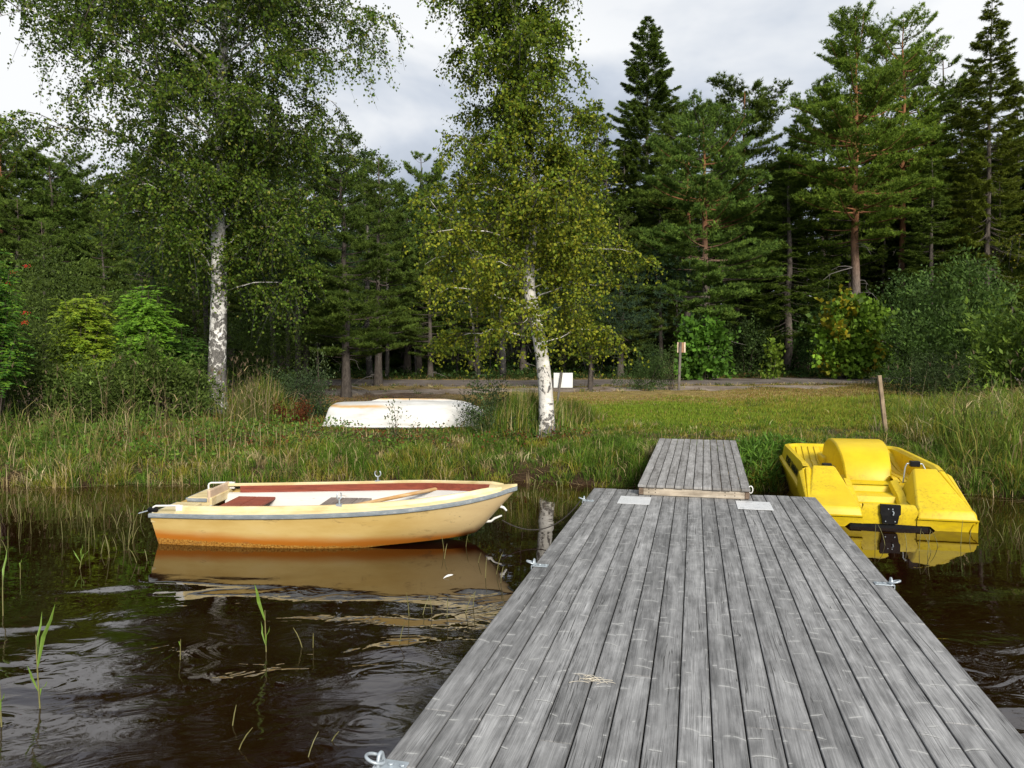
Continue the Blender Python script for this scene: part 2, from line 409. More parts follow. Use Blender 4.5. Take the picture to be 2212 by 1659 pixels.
# ------------------------------------------------------------------ weathered wood
def deck_wood(name, pitch=0.1328, tone=1.0, brown=0.0):
    M = Mat(name); c = M.coord(); X = M.xyz(c); pid = M.attr('pid', 'Fac')
    off = M.math('MULTIPLY', pid, 37.0)
    px = M.math('ADD', X[0], off); py = M.math('ADD', X[1], M.math('MULTIPLY', pid, 91.0))
    P = M.comb(px, py, M.math('MULTIPLY', X[2], 0.3))
    warp = M.noise(M.mapping(P, (5, 0.9, 1)), 1.0, 3, 0.5)
    pxw = M.math('ADD', px, M.math('MULTIPLY', M.math('SUBTRACT', warp, 0.5), 0.05))
    Pw = M.comb(pxw, py, 0.0)
    grain = M.noise(M.mapping(Pw, (95, 1.5, 1)), 1.0, 6, 0.7)
    fine = M.noise(M.mapping(Pw, (230, 5.0, 1)), 1.0, 3, 0.6)
    blot = M.noise(M.mapping(P, (9, 1.5, 1)), 1.0, 4, 0.6)
    cloud = M.noise(M.mapping(P, (16, 5.5, 1)), 1.0, 4, 0.65)
    base = M.ramp(grain, [(0.22, (0.090, 0.090, 0.090)), (0.40, (0.175, 0.175, 0.175)), (0.58, (0.245, 0.245, 0.245)), (0.80, (0.335, 0.335, 0.335))])
    k = M.math('MULTIPLY', M.rng(blot, 0.25, 0.75, 0.66, 1.36), M.rng(fine, 0.25, 0.75, 0.74, 1.24))
    k = M.math('MULTIPLY', k, M.rng(cloud, 0.3, 0.7, 0.78, 1.25))
    k = M.math('MULTIPLY', k, M.rng(pid, 0, 1, 0.72 * tone, 1.10 * tone, False))
    base = M.mix(1.0, base, M.comb(k, k, k), 'MULTIPLY')
    cen = M.math('SUBTRACT', 1.0, M.math('ABSOLUTE', M.math('SUBTRACT', M.math('MULTIPLY', M.math('FRACT', M.math('DIVIDE', X[0], pitch)), 2.0), 1.0)))
    ck = M.math('MULTIPLY', M.rng(cen, 0.25, 1.0), M.rng(M.noise(M.mapping(P, (20, 1.2, 1), (4, 4, 0)), 1.0, 4, .6), 0.40, 0.62))
    base = M.mix(M.math('MULTIPLY', ck, 0.36), base, (0.38, 0.38, 0.378, 1))
    base = M.mix(M.math('MULTIPLY', M.rng(cen, 0.16, 0.02), 0.45), base, (0.05, 0.05, 0.05, 1))
    # pale and dark cross marks of knots
    sx, sy = 0.105, 0.165
    wv = M.comb(M.math('DIVIDE', px, sx), M.math('DIVIDE', py, sy), 0.0)
    v = M.n.new('ShaderNodeTexVoronoi'); v.voronoi_dimensions = '2D'; M.put(v.inputs['Vector'], wv); M.put(v.inputs['Scale'], 1.0)
    pos = M.xyz(v.outputs['Position']); W = M.xyz(wv); cl = M.xyz(v.outputs['Color'])
    ddx = M.math('MULTIPLY', M.math('SUBTRACT', W[0], pos[0]), sx); ddy = M.math('MULTIPLY', M.math('SUBTRACT', W[1], pos[1]), sy)
    tilt = M.math('MULTIPLY', M.math('SUBTRACT', cl[0], 0.5), 0.9)
    jit = M.math('MULTIPLY', M.math('SUBTRACT', M.noise(P, 90, 2), 0.5), 0.008)
    curv = M.math('MULTIPLY', M.math('MULTIPLY', ddx, ddx), M.math('MULTIPLY', M.math('SUBTRACT', cl[1], 0.45), 14.0))
    dd = M.math('ADD', M.math('ADD', M.math('ADD', ddy, M.math('MULTIPLY', ddx, tilt)), jit), curv)
    ax, ay = M.math('ABSOLUTE', ddx), M.math('ABSOLUTE', dd)
    wid = M.rng(cl[1], 0, 1, 0.004, 0.062, False)
    inx = M.rng(M.math('DIVIDE', ax, wid), 1.0, 0.55)
    pl_ = M.math('FRACT', M.math('MULTIPLY', pid, 17.3))
    show = M.math('MULTIPLY', M.rng(M.math('ADD', cl[2], M.math('MULTIPLY', pl_, 0.4)), 0.34, 0.62), M.rng(M.noise(P, 55, 3, 0.7), 0.30, 0.48))
    mark = M.math('MULTIPLY', M.math('MULTIPLY', M.rng(ay, 0.0070, 0.0016), inx), show)
    glow = M.math('MULTIPLY', M.math('MULTIPLY', M.rng(ay, 0.030, 0.004), inx), show)
    base = M.mix(M.math('MULTIPLY', glow, 0.22), base, (0.40, 0.40, 0.39, 1))
    base = M.mix(M.math('MULTIPLY', mark, 0.52), base, (0.55, 0.55, 0.53, 1))
    dmark = M.math('MULTIPLY', M.math('MULTIPLY', M.rng(M.math('ABSOLUTE', M.math('ADD', dd, 0.0055)), 0.0028, 0.0006), inx), M.rng(cl[2], 0.62, 0.72))
    base = M.mix(M.math('MULTIPLY', dmark, 0.75), base, (0.035, 0.034, 0.032, 1))
    # long drying cracks
    crk = M.noise(M.mapping(Pw, (46, 0.55, 1), (5, 3, 0)), 1.0, 2, 0.5)
    cm = M.math('MULTIPLY', M.rng(M.math('ABSOLUTE', M.math('SUBTRACT', crk, 0.5)), 0.010, 0.003), M.rng(M.noise(M.mapping(P, (4, 1.1, 1), (1, 7, 0)), 1.0, 2), 0.46, 0.56))
    base = M.mix(M.math('MULTIPLY', cm, 0.8), base, (0.03, 0.029, 0.027, 1))
    if brown: base = M.mix(brown, base, (0.30, 0.235, 0.175, 1))
    hh = M.math('SUBTRACT', M.math('ADD', M.math('MULTIPLY', grain, 0.6), M.math('MULTIPLY', fine, 0.25)), M.math('ADD', cm, M.math('MULTIPLY', dmark, 0.7)))
    M.set(Base_Color=base, Roughness=M.rng(grain, 0.2, 0.8, 0.62, 0.85), Specular_IOR_Level=0.35, Normal=M.bump(hh, 0.45, 0.004))
    return M.m
def old_wood(name, a, b, c_, axis=2, sc_=1.0):
    """painted or bare timber with grain along one axis"""
    M = Mat(name); c = M.coord(); s = [40 * sc_] * 3; s[axis] = 2.2 * sc_
    g = M.noise(M.mapping(c, tuple(s)), 1.0, 5, 0.65); n = M.noise(c, 4.0 * sc_, 4, 0.6)
    base = M.ramp(g, [(0.25, a), (0.5, b), (0.78, c_)]); k = M.rng(n, 0.3, 0.7, 0.7, 1.25)
    M.set(Base_Color=M.mix(1.0, base, M.comb(k, k, k), 'MULTIPLY'), Roughness=0.8, Specular_IOR_Level=0.3, Normal=M.bump(g, 0.5, 0.004))
    return M.m
m_deck = deck_wood('silvered_deck_wood'); m_ramp = deck_wood('silvered_ramp_wood', 0.098, 1.12, 0.10)
m_front = old_wood('pale_pine_board', (0.22, 0.175, 0.13), (0.42, 0.36, 0.28), (0.52, 0.47, 0.39), axis=0)
m_beam = old_wood('brown_beam_wood', (0.09, 0.065, 0.045), (0.17, 0.12, 0.085), (0.24, 0.18, 0.13), axis=1)
m_beamz = old_wood('post_wood', (0.12, 0.09, 0.06), (0.27, 0.20, 0.13), (0.38, 0.30, 0.21), axis=2)
m_greyz = old_wood('grey_post_wood', (0.06, 0.052, 0.045), (0.13, 0.115, 0.10), (0.20, 0.18, 0.155), axis=2)
m_galv = plain('galvanised_steel', (0.40, 0.45, 0.49), 0.42, 0.35, 0.12, 30, 0.15)
m_black = plain('black_plastic', (0.006, 0.006, 0.0065), 0.5, 0, 0.3, 10, 0.05)
m_black.node_tree.nodes['Principled BSDF'].inputs['Specular IOR Level'].default_value = .18
m_float = plain('grey_float', (0.05, 0.05, 0.05), 0.7)
m_white = plain('white_paint', (0.72, 0.72, 0.70), 0.5, 0, 0.08, 6, 0.05)
m_rope = plain('dark_rope', (0.035, 0.03, 0.026), 0.9, 0, 0.3, 60, 0.5)
M = Mat('brushed_plate'); c = M.coord()
nn = M.noise(c, 14, 6, 0.7, 1.5)
scr = M.noise(M.mapping(c, (160, 7, 1), rot=(0, 0, 0.5)), 1.0, 3, 0.6)
M.set(Base_Color=M.mix(M.rng(scr, 0.62, 0.75), M.ramp(nn, [(0.28, (0.30, 0.31, 0.32)), (0.42, (0.62, 0.63, 0.64)), (0.7, (0.74, 0.75, 0.76))]), (0.35, 0.36, 0.37, 1)), Metallic=0.15, Roughness=0.45)
m_plate = M.m

# ------------------------------------------------------------------ jetty
PSI = math.atan((1500 - 1106) / FOC)
DZ = 0.38
jo = gp(1283, 1054, DZ)
jetty = empty('jetty', (jo.x, jo.y, 0), -PSI, 'long floating jetty of weathered grey planks running to the shore', 'jetty')
JM = Matrix.Translation((jo.x, jo.y, 0)) @ Matrix.Rotation(-PSI, 4, 'Z')
JI = JM.inverted()
NP, PW, LEN = 18, 0.1328, 10.2
mb = MB()
for i in range(NP):
    x0 = i * PW + random.uniform(0.0022, 0.0036); x1 = (i + 1) * PW - random.uniform(0.0022, 0.0036)
    cuts = [0.0 + random.uniform(-0.012, 0.012)]
    y = -random.uniform(1.4, 4.0)
    while y > -LEN + 0.8:
        cuts.append(y); y -= random.uniform(3.2, 4.6)
    cuts.append(-LEN)
    for a, b in zip(cuts[:-1], cuts[1:]):
        dz = random.uniform(-0.0015, 0.0015)
        mb.box((x0, b + 0.0012, DZ - 0.028 + dz), (x1, a - 0.0012, DZ + dz))
mb.build('deck', m_deck, jetty, bevel=0.0035, seg=2, pid=True)
W_J = NP * PW
mb = MB()
for k in range(17):
    y = -0.3 - k * 0.6
    mb.box((0.06, y - 0.03, DZ - 0.17), (W_J - 0.06, y + 0.03, DZ - 0.0285))
mb.build('joist_frame', m_beam, jetty, pid=True)
for x0 in (0.012, W_J - 0.057):
    MB().box((x0, -LEN, DZ - 0.20), (x0 + 0.045, -0.02, DZ - 0.031)).build('side_beam', m_beam, jetty, bevel=0.004)
MB().box((0.06, -0.06, DZ - 0.20), (W_J - 0.06, -0.012, DZ - 0.031)).build('end_beam', m_beam, jetty, bevel=0.004)
for k in range(4):
    y = -0.5 - k * 2.6
    MB().box((0.2, y - 1.6, -0.28), (W_J - 0.2, y, DZ - 0.21)).build('float', m_float, jetty, bevel=0.05)

def bracket(u, v, flip, dark=False):
    p = JI @ gp(u, v, DZ); s = -1 if flip else 1
    xe = W_J if flip else 0.0
    M4 = Matrix.Translation((xe, p.y, DZ + 0.003)) @ Matrix.Diagonal((s, 1, 1, 1))
    mb = MB(); mb.box((-0.008, -0.032, 0), (0.105, 0.032, 0.006), M=M4)
    mb.box((-0.014, -0.032, -0.09), (-0.0085, 0.032, 0.006), M=M4)
    for q in (0.045, 0.09):
        mb.tube([M4 @ Vector((q, 0.0, 0.0065)), M4 @ Vector((q, 0.0, 0.013))], 0.011, 6)
    pl = mb.build('mooring_plate', m_galv, jetty, bevel=0.0015)
    a = [M4 @ Vector((0.004 + 0.0, 0.024 * math.cos(t), 0.004 + 0.040 * math.sin(t))) for t in np.linspace(0, math.pi, 13)]
    MB().tube(a, 0.0075, 8).build('staple', m_galv, pl, smooth=True, angle=60)
    b = []
    for t in np.linspace(0, 2 * math.pi, 25):
        b.append(M4 @ Vector((-0.016 + 0.034 * math.cos(t), 0.034 * math.sin(t), 0.020 + 0.012 * math.cos(t + 2.6))))
    MB().tube(b, 0.0065, 8).build('ring', m_galv, pl, smooth=True, angle=60)
for u, v, f in ((1150, 1222, False), (1893, 1262, True), (812, 1652, False), (1255, 1082, False)):
    bracket(u, v, f)

# galvanised slide plates under the ramp
for uv in (((1332.7, 1086.8), (1402.5, 1089.9)), ((1594, 1099.3), (1671.2, 1101.3))):
    a, b = JI @ gp(*uv[0], DZ + 0.006), JI @ gp(*uv[1], DZ + 0.006)
    y0 = (a.y + b.y) / 2
    MB().box((a.x, y0, DZ + 0.0025), (b.x, y0 + 0.42, DZ + 0.0065)).build('slide_plate', m_plate, jetty, bevel=0.001)

# ------------------------------------------------------------------ ramp
ra = gp(1377.5, 1067.7, DZ + 0.007); rb = gp(1620, 1078, DZ + 0.007)
ang = math.atan2(3.76, 1.0)
RW = 1.18; RL = 3.92
ramp = empty('boarding_ramp', (ra.x, ra.y, ra.z), -(math.pi / 2 - math.atan2(3.76, 0.98)), 'narrow ramp of twelve grey boards leading from the jetty up to the grass', 'ramp')
ramp.rotation_euler = (R(1.35), 0, -(math.pi / 2 - math.atan2(3.76, 0.98)))
mb = MB(); pw = RW / 12
for i in range(12):
    mb.box((i * pw + 0.004, -0.018 + random.uniform(-.006, .006), 0.084), ((i + 1) * pw - 0.004, RL + random.uniform(-.01, .01), 0.110 + random.uniform(-.001, .001)))
mb.build('deck', m_ramp, ramp, bevel=0.004, pid=True)
for x0 in (0.012, RW - 0.057):
    MB().box((x0, 0.0, 0.0), (x0 + 0.045, RL - 0.02, 0.083)).build('side_beam', m_beam, ramp, bevel=0.003)
fb = MB().box((0.060, 0.006, -0.004), (RW - 0.060, 0.034, 0.083)).build('front_board', m_front, ramp, bevel=0.003)
for x in (0.12, 0.19, RW - 0.26, RW - 0.16):
    for z in (0.028, 0.060): MB().tube([(x, 0.0062, z), (x, 0.0038, z)], 0.005, 8).build('screw', m_black, fb)
mb = MB(); mb.tube([(RW - 0.01 + 0.02 * math.sin(t) , 0.12, 0.092 + 0.035 * math.cos(t)) if False else (RW + 0.004 + 0.022 * math.sin(t), 0.10 + 0.0 * t, 0.085 + 0.038 * math.cos(t)) for t in np.linspace(0, 2 * math.pi, 21)], 0.006, 8)
mb.build('rope_ring', m_white, ramp, smooth=True, angle=60)

# ------------------------------------------------------------------ rowboat
M = Mat('cream_gelcoat'); c = M.coord(); X = M.xyz(c)
edge = M.math('ADD', X[2], M.math('MULTIPLY', M.math('SUBTRACT', M.noise(M.mapping(c, (1.6, 1, 9)), 1.0, 3), 0.5), 0.07))
edge = M.math('ADD', edge, M.math('MULTIPLY', X[0], 0.014))
st = M.rng(edge, 0.175, 0.08)
cream = M.ramp(M.noise(M.mapping(c, (1.5, 1, 5)), 1.0, 4, 0.6), [(0.3, (0.52, 0.35, 0.11)), (0.55, (0.61, 0.44, 0.165)), (0.75, (0.64, 0.485, 0.22))])
cream = M.mix(M.rng(X[0], 2.3, 3.6, 0, 0.45), cream, (0.60, 0.50, 0.37, 1))
col = M.mix(M.math('MULTIPLY', st, 0.95), cream, (0.44, 0.135, 0.008, 1))
crust = M.math('ADD', M.math('ADD', X[2], M.math('MULTIPLY', X[0], 0.021)), M.math('MULTIPLY', M.math('SUBTRACT', M.noise(c, 16, 4, 0.7), 0.5), 0.06))
cr = M.rng(crust, 0.064, 0.052)
col = M.mix(cr, col, M.ramp(M.noise(c, 60, 4, 0.8), [(0.35, (0.09, 0.035, 0.008)), (0.5, (0.42, 0.19, 0.03)), (0.7, (0.60, 0.36, 0.10))]))
scuff = M.rng(M.noise(M.mapping(c, (3.0, 1, 12)), 1.0, 6, 0.75), 0.58, 0.68)
col = M.mix(M.math('MULTIPLY', scuff, 0.5), col, (0.20, 0.12, 0.05, 1))
spot = M.math('MULTIPLY', M.rng(M.noise(c, 26, 5, 0.75), 0.60, 0.68), M.rng(M.math('ABSOLUTE', M.math('SUBTRACT', X[0], 3.12)), 0.2, 0.08))
col = M.mix(M.math('MULTIPLY', spot, 0.75), col, (0.12, 0.11, 0.08, 1))
M.set(Base_Color=col, Roughness=0.38, Specular_IOR_Level=0.4, Normal=M.bump(M.noise(c, 9, 2), 0.05, 0.01))
m_hull = M.m
M = Mat('yellowed_gelcoat'); c = M.coord(); X = M.xyz(c)
n = M.noise(M.mapping(c, (3, 9, 9)), 1.0, 5, 0.6)
col = M.ramp(n, [(0.28, (0.50, 0.38, 0.17)), (0.5, (0.63, 0.52, 0.28)), (0.72, (0.70, 0.61, 0.40))])
d = M.rng(M.noise(M.mapping(c, (5, 60, 60)), 1.0, 6, 0.8), 0.66, 0.74)
M.set(Base_Color=M.mix(M.math('MULTIPLY', d, 0.6), col, (0.22, 0.17, 0.09, 1)), Roughness=0.42)
m_gun = M.m
M = Mat('grey_rub_rail'); c = M.coord()
M.set(Base_Color=M.ramp(M.noise(M.mapping(c, (6, 30, 30)), 1.0, 6, 0.8), [(0.3, (0.13, 0.155, 0.175)), (0.55, (0.22, 0.25, 0.27)), (0.72, (0.45, 0.46, 0.46))]), Roughness=0.6)
m_rub = M.m
M = Mat('red_painted_wood'); c = M.coord()
n = M.noise(M.mapping(c, (4, 40, 40)), 1.0, 5, 0.7); p = M.rng(M.noise(M.mapping(c, (5, 14, 14)), 1.0, 5, 0.75), 0.66, 0.70)
M.set(Base_Color=M.mix(M.math('MULTIPLY', p, 0.85), M.ramp(n, [(0.3, (0.15, 0.032, 0.018)), (0.7, (0.30, 0.068, 0.035))]), (0.05, 0.03, 0.022, 1)), Roughness=0.65, Normal=M.bump(n, 0.4, 0.003))
m_red = M.m
M = Mat('white_liner'); c = M.coord()
p = M.rng(M.noise(M.mapping(c, (4, 20, 24)), 1.0, 6, 0.75), 0.63, 0.68); g = M.noise(M.mapping(c, (2, 4, 6)), 1.0, 4, 0.6)
M.set(Base_Color=M.mix(M.math('MULTIPLY', p, 0.6), M.ramp(g, [(0.3, (0.62, 0.60, 0.55)), (0.65, (0.52, 0.52, 0.51))]), (0.25, 0.17, 0.09, 1)), Roughness=0.5)
m_lin = M.m
m_dirt = plain('dirty_floor', (0.13, 0.085, 0.045), 0.9, 0, 0.4, 14, 0.6)
m_brown = old_wood('brown_seat_wood', (0.055, 0.03, 0.022), (0.11, 0.06, 0.045), (0.16, 0.095, 0.07), axis=1)
m_greyw = old_wood('grey_thwart_wood', (0.09, 0.075, 0.065), (0.19, 0.16, 0.14), (0.27, 0.235, 0.21), axis=1)
m_beige = plain('beige_gelcoat', (0.55, 0.42, 0.29), 0.5, 0, 0.1, 6)

BL = 3.64
bs, bb = Vector((-3.575, 7.985, 0)), Vector((0.035, 7.60, 0))
boat_rz = math.atan2(bb.y - bs.y, bb.x - bs.x)
boat = empty('rowing_boat', bs, boat_rz, 'cream rowing boat with orange stained waterline floating beside the jetty', 'boat')
boat.rotation_euler = (R(2.6), 0, boat_rz); boat.location.z = .03
BM = Matrix.Translation(bs) @ Matrix.Rotation(boat_rz, 4, 'Z')
def ip(t, ts, vs): return float(np.interp(t, ts, vs))
from bisect import bisect
def spl(t, ts, vs):
    """smooth (Catmull) interpolation"""
    i = min(max(bisect(ts, t) - 1, 0), len(ts) - 2)
    h = ts[i + 1] - ts[i]; q = (t - ts[i]) / h
    m0 = (vs[i + 1] - vs[i - 1]) / (ts[i + 1] - ts[i - 1]) if i > 0 else (vs[1] - vs[0]) / h
    m1 = (vs[i + 2] - vs[i]) / (ts[i + 2] - ts[i]) if i + 2 < len(ts) else (vs[-1] - vs[-2]) / h
    return (2*q**3-3*q*q+1)*vs[i] + (q**3-2*q*q+q)*h*m0 + (-2*q**3+3*q*q)*vs[i+1] + (q**3-q*q)*h*m1
TS = [0, .25, .5, .7, .85, .94, 1.0]
def yr(t): return max(0.012, spl(t, TS, [.595, .650, .650, .575, .385, .19, .015]))
def zr(t): return spl(t, TS, [.300, .318, .350, .392, .432, .472, .515])
def yc(t): return max(0.008, spl(t, [0, .3, .55, .7, .8, .885, .94, 1.0], [.50, .545, .50, .385, .25, .09, .045, .006]))
def zc(t): return spl(t, [0, .4, .55, .63, .72, .8, .885, .94, 1.0], [-.13, -.09, -.03, .002, .020, .034, .065, .26, .50])
def zk(t): return ip(t, [0, .45, .58, .66, .8, .885, 1.0], [-.16, -.15, -.07, -.01, .018, .038, .495])
NT = [0, .05, .1, .18, .26, .34, .42, .5, .58, .65, .71, .77, .82, .86, .885, .91, .93, .95, .97, .985, 1.0]
def bx(t, z): return BL * t + (1 - t) ** 12 * 0.06 * (0.35 - z) / 0.35 * -1 * -1 * (0.9)  # raked transom foot
rings = []
for t in NT:
    half = []
    for q in (0, .25, .5, .75, 1.0):
        y = yc(t) + (yr(t) - yc(t)) * (q ** 0.62); z = zc(t) + (zr(t) - zc(t)) * q
        half.append((y, z))
    ring = [(bx(t, z), y, z) for y, z in reversed(half)] + [(bx(t, zk(t)), 0, zk(t))] + [(bx(t, z), -y, z) for y, z in half]
    rings.append(ring)
mb = MB(); mb.loft(rings)
r0 = rings[0]; mb.add([(p[0] + 0.001, p[1], p[2]) for p in r0], [tuple(range(len(r0)))])
hull = mb.build('hull', m_hull, boat, smooth=True, angle=40)
# rubbing strake right round the sheer
for s in (1, -1):
    mb = MB(); rg = []
    for t in NT:
        y, z, x = yr(t) * s, zr(t), BL * t + 0.012 * (t > .99)
        o = 0.014 * s
        rg.append([(x, y - 0.002 * s, z - .024), (x, y + o, z - .020), (x, y + o * 1.2, z), (x, y + o, z + .016), (x, y - 0.002 * s, z + .020)])
    mb.loft(rg); mb.add([p for p in rg[0]], [(0, 1, 2, 3, 4)])
    mb.build('rub_rail', m_rub, boat, smooth=True, angle=40)
# side decks and coaming
CT = [t for t in NT if .075 <= t <= .955]; CT = [.075] + [t for t in CT if t > .08] + [.962]; CT.insert(1, .115)
def yi(t, d): return max(0.004, yr(t) - d * min(1.0, yr(t) / .28))
for s in (1, -1):
    rg = []
    for t in CT:
        x = BL * t; z = zr(t); up = 0.082 * min(1, (1.0 - t) / .10 + .25)
        rg.append([(x, s * yi(t, -.002), z + .018), (x, s * yi(t, .030), z + .034), (x, s * yi(t, .062), z + .040), (x, s * yi(t, .074), z + up - .008), (x, s * yi(t, .080), z + up),
                   (x, s * yi(t, .104), z + up), (x, s * yi(t, .110), z + up - .006), (x, s * yi(t, .110), z + up - .028)])
    mb = MB(); mb.loft(rg); mb.add(rg[0] + [(rg[0][-1][0], rg[0][-1][1], zr(.075) - .02), (rg[0][0][0], rg[0][0][1], zr(.075) - .02)], [tuple(range(len(rg[0]) + 2))])
    mb.build('gunwale', m_gun, boat, smooth=True, angle=35)
    rg = []
    for t in [q for q in CT if .11 < q] :
        x = BL * t; z = zr(t); up = 0.082 * min(1, (1.0 - t) / .10 + .25); h_ = 0.078 * min(1, (1 - t) / .12)
        rg.append([(x, s * yi(t, .111), z + up - .026), (x, s * yi(t, .124), z + up - .028), (x, s * yi(t, .124), z + up - .028 - h_), (x, s * yi(t, .111), z + up - .030 - h_)])
    mb = MB(); mb.loft(rg, closed=True, cap=True); mb.build('gunwale_board', m_red, boat)
    rg = []
    for t in [q for q in CT if q <= .93]:
        x = BL * t; z = zr(t)
        up = 0.082 * min(1, (1.0 - t) / .10 + .25); h_ = 0.078 * min(1, (1 - t) / .12); z1 = z + up - .032 - h_
        f = min(1, yr(t) / .45)
        rg.append([(x, s * yi(t, .112), z1 + .01), (x, s * yi(t, .150), z1), (x, s * yi(t, .165), z1 - .055), (x, s * yi(t, .185), z1 - .060), (x, s * yi(t, .190), z1 - .066),
                   (x, s * yi(t, .225), max(.07 + max(0, zc(t)), z1 - .20)), (x, s * yi(t, .30), max(.052, zc(t) + .03))])
    mb = MB(); mb.loft(rg); mb.build('inner_liner', m_lin, boat, smooth=True, angle=30)
# floor, foredeck tip
rg = [[(BL * t, yi(t, .29), max(.055, zc(t) + .033)), (BL * t, 0, max(.045, zc(t) + .03)), (BL * t, -yi(t, .29), max(.055, zc(t) + .033))] for t in CT if t < .93]
mb = MB(); mb.loft(rg); mb.build('floor', m_dirt, boat)
ft = [.925, .945, .965, .985, 1.0]
rg = [[(BL * t + .012 * (t > .99), s * yr(t) * .985, zr(t) + .022 + (.020 if j == 1 else 0) + (.04 * (1 - t) / .075 if j == 1 else 0)) for j, s in ((0, 1), (1, .0), (2, -1))] for t in ft]
mb = MB(); mb.loft(rg)
mb.build('foredeck_tip', m_gun, boat, smooth=True, angle=50)
# worn plywood shelf inside the bow
rg = [[(BL * t, yi(t, .16), zr(t) - .045), (BL * t, -yi(t, .16), zr(t) - .045)] for t in (.80, .84, .88, .92, .95)]
mb = MB(); mb.loft(rg); mb.build('bow_shelf', m_lin, boat)
# transom pods with motor well between them
for y0, y1, nm in ((.10, .588, 'stern_pod'), (-.588, -.10, 'stern_pod')):
    mb = MB(); mb.box((.004, y0, .22), (.285, y1, .318)); mb.build(nm, m_gun, boat, bevel=.012, seg=3)
for y0, y1 in ((.098, .60), (-.60, -.098)):
    mb = MB(); mb.box((-.010, y0, .276), (.0035, y1, .312))
    yy = y0 if y0 > 0 else y1; sg = -1 if y0 > 0 else 1
    a, b = sorted((yy + sg * .012, yy + sg * .0005)); mb.box((.0035, a, .276), (.235, b, .312))
    mb.build('pod_rail', m_rub, boat)
mb = MB(); mb.box((.235, .098, .262), (.272, .56, .405)); mb.build('transom_board', m_beige, boat, bevel=.014, seg=3)
mb = MB(); mb.box((.275, -.10, -.05), (.292, .10, .24)); mb.build('well_wall', m_lin, boat)
for s in (1, -1):
    y = s * .548
    mb = MB(); z0 = .318 if True else 0
    pth = [(.012, y, .312), (.012, y, .352), (.020, y, .372), (.045, y, .384), (.30, y, .392)]
    mb.tube(pth, .010, 8); mb.box((.262, y - s * .0 - .012, .325), (.330, y + .012, .398))
    mb.build('stern_handle', m_white, boat, smooth=True, angle=40)
mb = MB(); mb.tube([(.05, -.54, .345), (-.03, -.545, .342), (-.05, -.546, .335)], [.028, .026, .012], 8); mb.build('stern_clamp', m_black, boat, smooth=True, angle=40)
mb = MB(); mb.bar((-.03, -.555, .338), (-.125, -.575, .312), .026, .008); mb.build('clamp_lever', m_galv, boat, bevel=.002)
# thwarts
def thwart(x0, x1, z, mat, n, yh, slant=0.0):
    mb = MB(); w = (x1 - x0) / n
    for i in range(n): mb.box((x0 + i * w + .004, -yh, z), (x0 + (i + 1) * w - .004, yh, z + .026))
    mb.build('thwart', mat, boat, bevel=.003)
thwart(.42, .86, .232, m_red, 2, .455)
thwart(1.50, 1.98, .240, m_greyw, 3, .455)
thwart(2.62, 2.92, .252, m_brown, 1, .27)
# rowlocks
for s in (1, -1):
    x = 1.955 if s < 0 else 2.02; y = s * yi(.54, .092); z = zr(.54) + .082
    mb = MB(); mb.box((x - .03, y - .02, z - .03), (x + .03, y + .02, z + .006)); mb.tube([(x, y, z), (x, y, z + .05)], .008, 8)
    an = np.linspace(R(-150), R(-30) + 2 * math.pi * 0, 2)
    arc = [(x + .034 * math.cos(a), y, z + .086 + .036 * math.sin(a)) for a in np.linspace(R(130), R(410), 17)]
    if s < 0: arc = [(x + (p[0] - x) * .35, y + (p[0] - x) * .9, p[2]) for p in arc]
    mb.tube(arc, .0065, 8)
    mb.build('rowlock', m_galv, boat, smooth=True, angle=45)
# towing eye on the stem
p0 = Vector((BL * .952, 0, .318)); p1 = Vector((BL * .912, 0, .155))
pts = [p0, p0 + Vector((.045, 0, -.012)), p0 + Vector((.075, 0, -.045)), (p0 + p1) / 2 + Vector((.098, 0, -.015)), p1 + Vector((.095, 0, .035)), p1 + Vector((.06, 0, .005)), p1 + Vector((-.01, 0, .0))]
MB().tube(pts[:3], [.016, .014, .010], 8).tube(pts[3:], [.009, .012, .012, .018], 8).build('towing_eye', m_white, boat, smooth=True, angle=50)
# oar lying across the thwarts
A, B = at(790, 1087, 7.78), at(966, 1051.5, 8.14)
oar = empty('oar', (A + B) / 2, 0, 'wooden oar lying aslant inside the cream rowing boat', 'oar')
d = B - A; A2, B2 = A - (A + B) / 2, B - (A + B) / 2
m_oar = old_wood('oar_wood', (0.30, 0.15, 0.05), (0.48, 0.29, 0.12), (0.56, 0.45, 0.32), axis=0, sc_=.5)
MB().tube([A2 - d * .35, A2, A2 + d * .55, B2 - d * .12], [.019, .020, .021, .020], 10).build('shaft', m_oar, oar, smooth=True)
MB().tube([B2 - d * .121, B2 - d * .10, B2 - d * .01, B2], [.020, .017, .019, .017], 10).build('grip', m_greyw, oar, smooth=True)
sd = d.normalized(); sdv = sd.cross(Vector((0, 0, 1))).normalized()
q0 = A2 - d * .35
rg = []
for k, w in ((0, .022), (.15, .055), (.35, .065), (.6, .06)):
    p = q0 - d * k; rg.append([p + sdv * w, p + Vector((0, 0, .012)), p - sdv * w, p - Vector((0, 0, .012))])
mb = MB(); mb.loft(rg, closed=True, cap=True); mb.build('blade', m_oar, oar)
# mooring rope, bow eye to the far ring of the jetty
e1 = BM @ (pts[3] + Vector((0, 0, -.02))); e2 = JM @ Vector((-.03, (JI @ gp(1255, 1082, DZ)).y, DZ + .01))
mid = (e1 + e2) / 2; mid.z = .03
rp = []
for t in np.linspace(0, 1, 24):
    rp.append((1 - t) ** 2 * e1 + 2 * t * (1 - t) * (mid * 1.0 + Vector((0.05, -.1, -.10))) + t * t * e2)
o = MB().tube(rp, .006, 6).build('mooring_rope', m_rope, None, smooth=True)
tag(o, 'dark mooring rope slung from the rowing boat bow to the jetty', 'rope')

